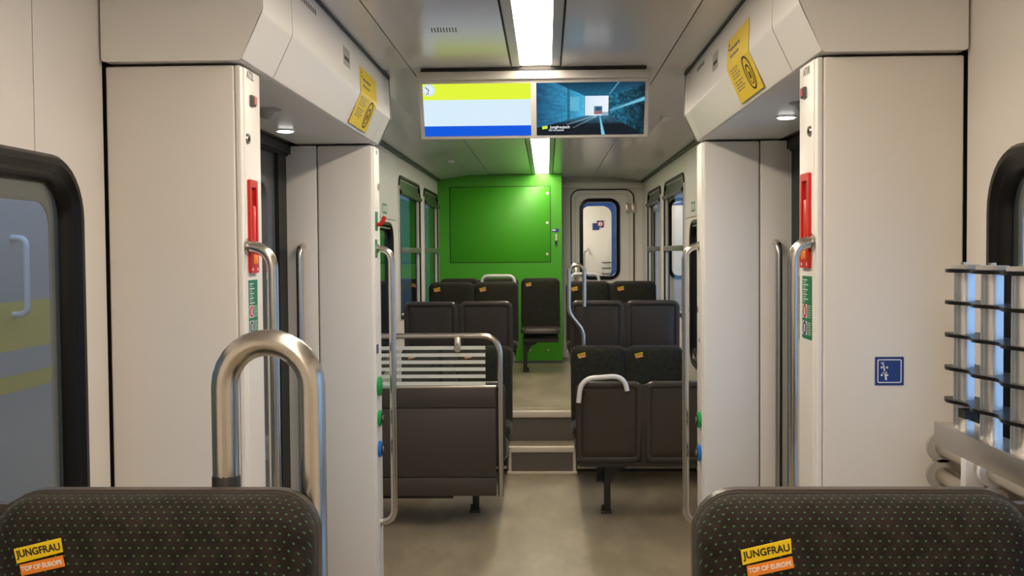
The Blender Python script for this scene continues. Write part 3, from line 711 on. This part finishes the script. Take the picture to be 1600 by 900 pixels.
b.slab(lambda u, v, d: (u, v, d + Z2), .44, .34, .06, [(.02, .43), (0, .44), (0, .475), (.01, .49), (.05, .498)], 6, -.025, yb - .17); b.build('cushion', 'plastic', R5S)
# rails on the seats
q1, q2 = PY(351, 600, 1.47), PY(487, 600, 1.47); zt = PY(415, 535, 1.47).z
rl = abs(q2.x - q1.x) / 2; xm = (q1.x + q2.x) / 2
pts = [(q1.x, 1.47, 1.36)] + [(xm - rl * math.cos(math.pi * k / 14), 1.47, zt - rl + rl * math.sin(math.pi * k / 14)) for k in range(15)] + [(q2.x, 1.47, .75)]
b = B(); b.tube(pts, .0188, 18); lp = b.build('grab_loop', 'steel', FL)
b = B(); b.tubetaper([(q1.x, 1.47, 1.36), (q1.x, 1.47, 1.485), (q1.x, 1.47, 1.505)], [.0198, .0198, .012], 14); b.box((q1.x - .02, 1.40, 1.36), (q1.x + .02, 1.47, 1.46), .004); b.build('loop_bracket', 'plastic_dark', FL)
b = B(); b.box((q2.x - .016, 1.39, 1.2), (q2.x + .016, 1.46, 1.26), .004); b.build('loop_bracket', 'plastic_dark', FL)
# right front seat: white bent handle
y = 6.985
def hp(px, py, Y): v = PY(px, py, Y); return (v.x, v.y, v.z)
b = B()
pl = [Vector(hp(904, 629, y - .03)), Vector(hp(908, 592, y - .03)), Vector(hp(976, 587, y - .02)), Vector(hp(980, 611, y - .03))]
b.tube(pl, .0165, 12, .09); b.build('grab_handle', 'aluwhite', R1R)
# pole on right row three
y = 8.585
pl = [hp(913, 478, y), hp(913, 440, y)]
c0, c1 = Vector(hp(889, 426, y)), Vector(hp(913, 426, y)); rr = (c1.x - c0.x) / 2; mid = (c0 + c1) / 2
pl = [hp(913, 479, y)] + [(mid.x + rr * math.cos(math.pi * k / 12), y, mid.z + rr * math.sin(math.pi * k / 12)) for k in range(13)] + [hp(889, 490, y), ]
b = B(); b.tube(pl[:-1] + [hp(889, 470, y)], .0175, 12); b.tube([hp(889, 470, y), hp(889, 489, y), hp(912, 517, y), hp(912, 545, y)], .0175, 12, .06); b.build('grab_loop', 'steel', R3R)
for s_, (pa, pb, pt) in ((-1, (753, 804, 431)), (1, (892, 936, 428))):
    seat = R4L if s_ < 0 else R4R; y = 10.60
    b = B()
    aisle, wallp = (pb, pa) if s_ < 0 else (pa, pb)
    b.tube([hp(wallp, 450, y), hp(wallp, pt, y), hp(aisle, pt, y), hp(aisle + (1.5 if s_ < 0 else -1.5), 525, y - .03)], .0155, 10, .07); b.build('grab_handle', 'aluwhite', seat)

# ------------------------------------------------------------------ windbreak panel on the left
y = 6.80
XR = PY(782, 650, y).x; XL = -W
zt_, zb_ = PY(700, 606, y).z, PY(700, 774, y).z
t = empty('windbreak', (-.75, y, 0), 'dark brown windbreak panel with white-striped glass and steel tube frame', 'partition')
xp = PY(775, 700, y).x; z1_, z2_ = PY(700, 637, y).z, PY(700, 745, y).z
for za, zc_ in ((zt_, z1_ + .003), (z1_ - .003, z2_ + .003), (z2_ - .003, zb_)):
    b = B(); b.box((XL, y - .02, zc_), (xp, y + .02, za), .003); b.build('panel', 'panel', t)
b = B(); b.box((XL, y - .012, zb_ + .01), (xp - .01, y + .014, zt_ - .01)); b.build('core', 'black', t)
b = B(); b.box((XL, y - .022, zt_), (xp + .005, y + .022, zt_ + .014), .002); b.build('top_strip', 'alu', t)
zr = PY(650, 525, y).z
b = B(); b.tube([(XL, y, zr), (XR, y, zr), (XR, y, zb_ - .005)], .0185, 14, .13); b.build('tube_frame', 'steel', t)
gx = PY(759, 570, y).x; gz1, gz0 = PY(700, 541, y).z, zt_ + .012
b = B(); b.slab(lambda u, v, d: (u, y + d, v), gx - XL, gz1 - gz0, .02, [(0, -.005), (0, .005)], 5, (gx + XL) / 2, (gz1 + gz0) / 2); gl = b.build('glass_pane', 'glass_clear', t)
for k in range(6):
    zz = PY(690, 543.5 + k * 11.1, y).z
    b = B(); b.box((XL, y - .0065, zz - .0115), (gx - .002, y - .0052, zz + .0115)); b.build('stripe', 'clear_white', gl)
q = PY(715, 540, y)
b = B(); b.slab(lambda u, v, d: (u, y - d, v), .042, .105, .02, [(0, .006), (0, .014), (.004, .017)], 6, q.x, q.z + .01); cl_ = b.build('clip', 'alu', t)
b = B(); b.disc((q.x, y - .017, q.z + .01), (0, -1, 0), .008, .004, 10); b.build('screw', 'steel', cl_)
b = B(); b.box((-1.15, y + .1, zb_ - .045), (PY(706, 780, y).x, y + .42, zb_ + .02), .006); tag(b.build('equipment_box', 'plastic_dark'), 'black equipment box under the seat behind the windbreak', 'box')

# ------------------------------------------------------------------ handrails at the doorway
for s in (-1, 1):
    side = 'left' if s < 0 else 'right'
    for yy, z0, lab in ((3.13, .37, 'tall bent steel handrail on the near %s partition'), (5.56, .365, 'tall bent steel handrail on the far %s partition')):
        t = empty('handrail', (s * .77, yy, z0), lab % side, 'handrail', 'doorway handrails')
        b = B(); zt_ = 1.822
        PI_Y = PI_X if (s < 0 or yy > 4) else .827
        b.tube([(s * (PI_Y + .01), yy, zt_), (s * .772, yy, zt_), (s * .772, yy, z0), (s * (PI_Y + .01), yy, z0)], .0178, 16, .075); b.build('tube', 'steel', t)
        for zz in (zt_, z0): b = B(); b.disc((s * PI_Y, yy, zz), (-s, 0, 0), .026, .004, 18); b.build('flange', 'steel', t)
    b = B(); b.tube([(s * 1.215, YQ0 + .01, 1.835), (s * 1.215, YQ0 - .07, 1.835), (s * 1.215, YQ0 - .07, .45), (s * 1.215, YQ0 + .01, .45)], .0185, 16, .06)
    tag(b.build('handrail', 'steel'), 'slim steel handrail beside the %s entrance door' % side, 'handrail', 'door side handrails')

# ------------------------------------------------------------------ fittings on partition ends
for s in (-1, 1):
    side = 'left' if s < 0 else 'right'
    X = s * (PI_X if s < 0 else .827); n = (-s, 0, 0)
    fe = lambda u, v, d, X=X, s=s: (X - s * d, u, v)
    def yz(px, py): v = PX(px, py, X); return v.y, v.z
    g = lambda a, c: (a, c) if s < 0 else (c, a)
    P = dict(txt=(390.5, 119), lamp=(393, 158), key=(386.5, 217), r0=(386, 280), r1=(400.5, 426), g0=(388, 438), g1=(403, 523)) if s < 0 else dict(txt=(1260.5, 112), lamp=(1258, 145), key=(1266, 205), r0=(1268, 269), r1=(1254.5, 418), g0=(1269, 432), g1=(1254, 527))
    yt, zt_ = yz(*P['txt']); 
    fr_ = frame((X - s * .0008, yt, zt_), n, (0, 0, 1))
    o = lettering('AT2L' if s < 0 else 'AT1R', .034, 'inkgrey', fr_, None, .95); o.name = 'door_number'; tag(o, 'dark door code lettering at the top of the near %s partition end' % side, 'lettering')
    yl, zl = yz(*P['lamp'])
    t = empty('signal_lamp', (X, yl, zl), 'small pink square signal lamp on the near %s partition end' % side, 'lamp')
    b = B(); b.slab(fe, .04, .032, .003, [(0, 0), (0, .008), (.002, .010)], 3, yl, zl); b.build('bezel', 'doorgrey', t)
    b = B(); b.slab(fe, .026, .024, .002, [(0, .008), (0, .014)], 3, yl, zl); b.build('lens', 'pinklens', t)
    yk, zk = yz(*P['key']); t = empty('key_switch', (X, yk, zk), 'small round key switch on the near %s partition end' % side, 'switch')
    b = B(); b.disc((X, yk, zk), n, .017, .006, 18, .014); b.build('bezel', 'steel', t)
    b = B(); b.disc((X - s * .006, yk, zk), n, .007, .002, 12); b.build('keyhole', 'ink', t)
    (ya, za), (yb_, zb) = yz(*P['r0']), yz(*P['r1']); cy, cz = (ya + yb_) / 2, (za + zb) / 2; w_, h_ = abs(yb_ - ya), abs(za - zb)
    t = empty('emergency_release_box', (X, cy, zb), 'red emergency door handle box on the near %s partition end' % side, 'emergency handle', 'emergency handles')
    b = B(); b.ring(fe, rrect(w_, h_, .006, 4, cy, cz), rrect(w_ * .62, h_ * .80, .004, 4, cy, cz + .006), 0, .009); b.build('frame', 'red', t)
    b = B(); b.slab(fe, w_ * .64, h_ * .82, .004, [(0, .0), (0, .0015)], 4, cy, cz + .006); b.build('recess', 'red_dark', t)
    b = B(); b.slab(fe, w_ * .40, h_ * .62, .004, [(0, .001), (0, .007), (.002, .008)], 4, cy + (.004 if s < 0 else -.004), cz - .025); b.build('lever', 'red', t)
    b = B(); b.slab(fe, w_ * .5, .03, .004, [(0, .006), (0, .011), (.002, .0125)], 4, cy, cz - h_ * .36); b.build('grip', 'tagorange', t)
    for k in (-1, 1): b = B(); b.slab(fe, .012, .008, .002, [(0, .009), (0, .0095)], 3, cy + k * w_ * .3, cz - h_ * .46); b.build('mark', 'stickwhite', t)
    (ya, za), (yb_, zb) = yz(*P['g0']), yz(*P['g1']); cy, cz = (ya + yb_) / 2, (za + zb) / 2; w_, h_ = abs(yb_ - ya), abs(za - zb)
    t = empty('instruction_sticker', (X, cy, cz), 'green instruction sticker with pictograms below the %s red handle' % side, 'sticker', 'green instruction stickers')
    b = B(); b.slab(fe, w_, h_, .003, [(0, 0), (0, .001)], 3, cy, cz); b.build('sheet', 'stickgreen', t)
    for k in range(10):
        zz = cz + h_ / 2 - .012 - k * .0072; ln = w_ * (.55 if k % 2 == 0 else .35) * (.8 + .2 * ((k * 7) % 3) / 2)
        b = B(); b.slab(fe, ln, .0036 if k % 2 == 0 else .002, .0005, [(0, .001), (0, .0014)], 2, cy + (ln / 2 - w_ * .42) * (1 if s < 0 else -1), zz); b.build('text_line', 'stickwhite', t)
    for k, zz in enumerate((cz - h_ * .06, cz - h_ * .33)):
        yy = cy - w_ * .22 * (1 if s < 0 else -1)
        b = B(); b.slab(fe, w_ * .44, h_ * .22, .003, [(0, .001), (0, .0014)], 3, yy, zz); pc = b.build('pictogram', 'stickwhite', t)
        b = B(); b.slab(fe, w_ * .36, w_ * .36, w_ * .17, [(0, .0014), (0, .0018)], 6, yy, zz); b.build('symbol', 'blue' if k else 'red', pc)
        b = B(); b.slab(fe, w_ * .12, w_ * .2, w_ * .02, [(0, .0018), (0, .0021)], 3, yy, zz); b.build('symbol', 'stickwhite', pc)
        for j in range(6):
            b = B(); b.slab(fe, w_ * .34, .002, .0004, [(0, .001), (0, .0014)], 2, cy + w_ * .24 * (1 if s < 0 else -1), zz + h_ * .09 - j * h_ * .036); b.build('text_line', 'stickwhite', t)
    # far partition ends: door buttons
    X = s * PI_X; fe = lambda u, v, d, X=X, s=s: (X - s * d, u, v)
    btn = ((605, 'greenbtn', 'large green', .052), (656, 'greenbtn', 'green', .043), (705, 'bluebtn', 'blue', .043)) if s < 0 else ((652, 'greenbtn', 'green', .043), (703, 'bluebtn', 'blue', .043))
    yb_ = 5.52
    for py_, m_, cn, rr in btn:
        zz = PX(589 if s < 0 else 1091, py_, X).z; 
        t = empty('door_button', (X, yb_, zz), '%s round door button on the far %s partition end' % (cn, side), 'button', 'door buttons')
        b = B(); b.tubetaper([(X, yb_, zz), (X - s * .012, yb_, zz), (X - s * .018, yb_, zz)], [rr, rr, rr * .85], 22); b.build('ring', m_, t)
        if cn != 'large green': b = B(); b.disc((X - s * .018, yb_, zz), n, rr * .68, .005, 20); b.build('cap', 'ink', t); b = B(); b.disc((X - s * .023, yb_, zz), n, rr * .4, .003, 16); b.build('symbol', 'alu', t)
    v = PX(587.5 if s < 0 else 1092, 255 if s < 0 else 240, X)
    zz = PX(588, 291, X).z; b = B(); b.disc((X, 5.60, zz), n, .018, .006, 16); tag(b.build('key_switch', 'steel'), 'small round key switch on the far %s partition end' % side, 'switch')
    zz = PX(588, 238, X).z; b = B(); b.slab(fe, .05, .02, .001, [(0, 0), (0, .001)], 2, 5.56, zz); tag(b.build('code_sticker', 'stickgrey'), 'tiny pale code sticker at the top of the far %s partition end' % side, 'sticker')
    if s < 0:
        za, zb = PX(584, 330, X).z, PX(584, 360, X).z
        t = empty('emergency_release', (X, 5.52, (za + zb) / 2), 'red curved emergency pull on a green plate, far left partition', 'emergency handle')
        b = B(); b.slab(fe, .06, za - zb, .004, [(0, 0), (0, .004)], 3, 5.52, (za + zb) / 2); b.build('plate', 'stickgreen', t)
        zz = (za + zb) / 2 - .005
        b = B(); b.tube([(X, 5.52, zz - .012), (X + .03, 5.52, zz - .012), (X + .045, 5.52, zz + .03)], .011, 10, .02); b.build('hook', 'red', t)
        for j, (a0, a1) in enumerate(((374, 403), (541, 556))):
            za, zb = PX(584, a0, X).z, PX(584, a1, X).z
            b = B(); b.slab(fe, .07, za - zb, .003, [(0, 0), (0, .001)], 3, 5.51, (za + zb) / 2); o = b.build('notice_sticker', 'blue' if j else 'stickgreen')
            tag(o, ('small blue notice sticker above the door buttons, far left partition', 'green and white notice sticker behind the far left handrail')[1 - j], 'sticker')
    # green-white pictogram sticker on the cover panel
    v = PX(601 if s < 0 else 1083, 326 if s < 0 else 323, s * (W - .012)); fw = lambda u, v_, d, s=s: (s * (W - .012 - d), u, v_)
    t = empty('exit_sticker', (s * (W - .012), v.y, v.z), 'small green and white pictogram sticker on the %s cover panel' % side, 'sticker', 'pictogram stickers')
    b = B(); b.slab(fw, .22, .08, .004, [(0, 0), (0, .001)], 3, v.y, v.z); b.build('sheet', 'stickgreen', t)
    for k in range(2): b = B(); b.slab(fw, .07, .05, .006, [(0, .001), (0, .0015)], 4, v.y - .05 + k * .1, v.z); b.build('symbol', 'stickwhite', t)
    # posters and small stickers on the header
    def face(y, q):     # q: 0..1 upper face from z 2.70 down to crease, 1..2 chamfer down to the bottom edge
        if q <= 1: x, z = .7755 - .0065 * q, 2.70 - .188 * q; nn = Vector((-s, 0, -.03))
        else: x, z = .769 + (q - 1) * .064, 2.512 - (q - 1) * .155; nn = Vector((-s * .92, 0, -.39))
        return Vector((s * x, y, z)), nn.normalized()
    def band(y0, y1, q0, q1, d, m_, name, parent, pts=None):
        qs = [q0] + ([.97, 1.03] if q0 < .97 and q1 > 1.03 else []) + [q1]
        bb = B(); lo, hi = [], []
        poly = [(y0, q) for q in qs] + [(y1, q) for q in reversed(qs)] if pts is None else pts
        k = len(qs); V0, V1 = [], []
        for q in qs:
            p, nn = face(0, q)
            if .96 < q < 1.04: nn = Vector((-s * .96, 0, -.2)).normalized(); p = p + nn * .001
            V0.append([(p + nn * d) + Vector((0, yy, 0)) for yy in (y0, y1)]); V1.append([(p + nn * (d - .0008)) + Vector((0, yy, 0)) for yy in (y0, y1)])
        for a, c in zip(range(k), range(1, k)):
            r0 = [V0[a][0], V0[a][1], V0[c][1], V0[c][0]]; r1 = [V1[a][0], V1[a][1], V1[c][1], V1[c][0]]
            bb.loft([r0, r1])
        return bb.build(name, m_, parent, smooth=False)
    y0, y1 = (4.66, 5.10) if s < 0 else (3.80, 4.24)
    dirn = 1 if s < 0 else -1          # reading direction along y
    ystart = y0 if s < 0 else y1
    t = empty('poster', (s * .77, (y0 + y1) / 2, 2.51), 'yellow notice poster bent over the edge of the %s door header' % side, 'poster', 'yellow posters')
    band(y0, y1, .40, 1.86, .002, 'yellow', 'sheet', t)
    def bars(u0, u1, q, hq, words, rs, m_='inkgrey'):
        x = u0; r_ = random.Random(rs)
        while x < u1 - .01:
            ln = min(r_.uniform(*words), u1 - x); ya = ystart + dirn * x; yb2 = ystart + dirn * (x + ln)
            band(min(ya, yb2), max(ya, yb2), q, q + hq, .0032, m_, 'text_line', t); x += ln + .012
    bars(.07, .27, .62, .06, (.03, .07), 1 + s); bars(.07, .24, .77, .06, (.03, .06), 5 + s)
    for k in range(4): bars(.05, .20 - .02 * (k % 2), 1.08 + k * .065, .022, (.03, .06), 9 + k)
    for k in range(4): bars(.05, .20 - .02 * (k % 2), 1.38 + k * .065, .022, (.03, .06), 19 + k)
    for k in range(2): band(*sorted((ystart + dirn * .03, ystart + dirn * .045)), .5 + k * .09, .55 + k * .09, .0032, 'ink', 'mark', t)
    # ring emblem on the sloping part
    pc, nn = face(ystart + dirn * .325, 1.40); mf = frame(pc + nn * .003, nn, (0, 0, 1))
    for (ra, rb, dy) in ((.064, .056, 0), (.038, .032, -.006), (.011, .0, -.010)):
        bb = B(); F2 = lambda u, v_, d: mf @ Vector((u, v_, d))
        if rb: bb.ring(F2, rrect(2 * ra, 2 * ra, ra * .98, 8, 0, dy), rrect(2 * rb, 2 * rb, rb * .96, 8, 0, dy * 1.3), 0, .001)
        else: bb.slab(F2, 2 * ra, 2.6 * ra, ra * .9, [(0, 0), (0, .001)], 6, 0, dy)
        bb.build('emblem', 'ink', t)
    ys = 4.36 if s < 0 else 4.56
    t = empty('header_sticker', (s * .772, ys, 2.62), 'grey rectangular sticker with dark code on the %s door header' % side, 'sticker', 'grey header stickers')
    band(ys - .07, ys + .07, .30, .70, .001, 'stickgrey', 'sheet', t)
    for k in range(5): band(ys - .05 + k * .02, ys - .036 + k * .02, .50, .58, .002, 'ink', 'mark', t)
    ys = 3.66 if s < 0 else 5.05
    t = empty('code_marks', (s * .772, ys, 2.65), 'row of small dark code marks at the top of the %s door header' % side, 'lettering')
    for k in range(9 if s < 0 else 7): band(ys - .16 + k * .034, ys - .14 + k * .034, .16, .26, .001, 'inkgrey', 'mark', t)

# ------------------------------------------------------------------ blue ski sign on the near right partition
S0, S1 = PY(1367, 557.5, YP0), PY(1412, 602, YP0); sc_ = Vector(((S0.x + S1.x) / 2, YP0, (S0.z + S1.z) / 2)); sw = S1.x - S0.x
t = empty('ski_sign', sc_, 'square blue sign with white ski pictogram on the right partition', 'sign')
fz = lambda u, v, d: (sc_.x + u, YP0 - d, sc_.z + v)
b = B(); b.slab(fz, sw, sw, .001, [(0, 0), (0, .0015)], 2); b.build('plate', 'blue', t)
k = sw / 520
b = B(); b.ring(fz, rrect(435 * k, 430 * k, 30 * k, 5), rrect(400 * k, 395 * k, 18 * k, 5), .0015, .002); b.build('border', 'stickwhite', t)
def sx_(x, y): return ((x - 447) * k, (447 - y) * k)
for pts in ([(318, 290), (340, 290), (405, 605), (372, 612)], [(350, 440), (405, 468), (410, 478), (308, 492), (345, 455)], [(292, 285), (308, 285), (340, 340), (328, 350)], [(335, 285), (350, 285), (335, 345), (325, 330)]):
    b = B(); b.loft([[fz(*sx_(*p), .0016) for p in pts], [fz(*sx_(*p), .0022) for p in pts]]); b.build('ski', 'stickwhite', t)
for (x, y_) in ((306, 380), (404, 380), (308, 520), (406, 520)):
    u, v = sx_(x, y_); b = B(); b.disc(fz(u, v, .0016), (0, -1, 0), 20 * k, .0006, 14); b.build('dot', 'stickwhite', t)

# ------------------------------------------------------------------ ski rack on the right
X0 = 1.03; ycs = [2.519 - .155 * i for i in range(6)]
t = empty('ski_rack', (X0, 2.2, 1.2), 'upright ski rack of pale tubes and black wavy plates by the right window', 'ski rack')
for i, yc in enumerate(ycs):
    b = B(); b.tube([(X0, yc, 1.375), (X0, yc, 1.752)], .0235, 20); cpost = b.build('post', 'satin', t)
    b = B(); b.disc((X0, yc, 1.752), (0, 0, 1), .034, .009, 20); b.build('cap', 'stickgrey', cpost)
    b = B(); b.disc((X0, yc, 1.761), (0, 0, 1), .008, .006, 10); b.build('screw', 'steel', cpost)
for zz in (1.747, 1.672, 1.595, 1.517, 1.44):
    le, ri = [], []
    for j in range(61):
        yy = ycs[0] + .05 - j * (ycs[0] - ycs[-1] + .1) / 60; ph = (ycs[0] - yy) / .155 * 2 * math.pi
        hw = .031 + .009 * math.cos(ph); le.append((X0 - hw, yy)); ri.append((X0 + hw + .012, yy))
    b = B(); b.extr(le + ri[::-1], 'z', zz - .004, zz + .004); b.build('divider_plate', 'rubber', t)
b = B(); b.box((X0 - .035, 1.5, 1.365), (X0 + .04, 2.60, 1.376)); b.box((X0 - .04, 1.5, 1.322), (X0 - .032, 2.60, 1.378), .002); b.build('base_rail', 'alu', t)
b = B(); b.box((X0 + .01, ycs[0] - .06, 1.395), (X0 + .03, ycs[0] + .0, 1.425)); b.box((X0 - .02, ycs[0] - .06, 1.405), (X0 + .02, ycs[0] - .02, 1.425)); b.build('latch', 'ink', t)
for j, zz in enumerate((1.225, 1.145)):
    xx = 1.19
    b = B(); b.tube([(xx, 1.5, zz), (xx, YP0 - .004, zz)], .024, 18); tb = b.build('mount_tube', 'alu', t)
    b = B(); b.disc((xx, YP0, zz), (0, -1, 0), .045, .016, 22); b.build('flange', 'stickgrey', tb)
    for yy in (2.74, 2.32, 1.9):
        b = B(); b.disc((xx, yy, zz), (0, -1, 0), .040, .018, 20); b.build('collar', 'stickwhite', tb)
for yy in (2.80, 2.42, 2.0):
    b = B(); b.box((1.145, yy, 1.11), (1.20, yy + .04, 1.262), .010); b.build('clamp', 'stickwhite', t)
b = B(); b.box((1.225, 1.5, 1.1), (1.24, 2.98, 1.25)); b.box((X0 + .03, 1.5, 1.30), (1.24, 2.58, 1.322)); b.box((1.225, 1.5, 1.25), (1.24, 2.58, 1.31)); b.build('back_plate', 'alu', t)

# ------------------------------------------------------------------ outside
b = B(); b.box((-40, -30, -.95), (40, 60, -.9)); struct(b.build('ground', 'gravel', smooth=False), 'grey ground outside the carriage')
nb = empty('parked_train', (-3.0, 8, -.9), 'grey parked train with yellow bands outside the left window', 'train')
b = B()
zs = [-.5, PX(40, 608, -2.9).z, PX(40, 582, -2.9).z, PX(40, 544, -2.9).z, PX(40, 470, -2.9).z, 2.9]
for i, (za, zb) in enumerate(zip(zs, zs[1:])):
    b = B(); b.box((-5.4, -4, za), (-2.9, 40, zb)); b.build('body_band', 'nbyellow' if i in (1, 3) else 'nbgrey', nb, smooth=False)
b = B(); b.box((-5.3, -3.9, -.85), (-3.0, 39.9, -.5)); b.build('underframe', 'nbdark', nb)
for k in range(7):
    yy = 8.3 + k * 2.2
    b = B(); b.slab(lambda u, v, d: (-2.9 + d, u, v), 1.6, .9, .1, [(0, 0), (0, .006)], 5, yy, 2.15); b.build('train_window', 'nbdark', nb)
v = PX(18, 372, -2.9)
b = B(); b.tube([(-2.9, v.y, v.z), (-2.82, v.y, v.z), (-2.82, v.y, PX(18, 492, -2.9).z), (-2.9, v.y, PX(18, 492, -2.9).z)], .018, 10, .05); b.build('door_rail', 'aluwhite', nb)
# snowy bank right
verts = []; faces = []; nx, ny = 14, 60
rs = random.Random(5)
for i in range(nx + 1):
    for j in range(ny + 1):
        x = 3.2 + i * .55; verts.append((x + rs.uniform(-.15, .15), -10 + j * .8 + rs.uniform(-.2, .2), -.95 + i * .42 + rs.uniform(-.12, .12)))
for i in range(nx):
    for j in range(ny): a = i * (ny + 1) + j; faces.append((a, a + ny + 1, a + ny + 2, a + 1))
me = bpy.data.meshes.new('snow_bank'); me.from_pydata(verts, [], faces); me.materials.append(MATS['snow'])
for p in me.polygons: p.use_smooth = True
o = bpy.data.objects.new('snow_bank', me); COL.objects.link(o); struct(o, 'snowy bank outside the right windows')
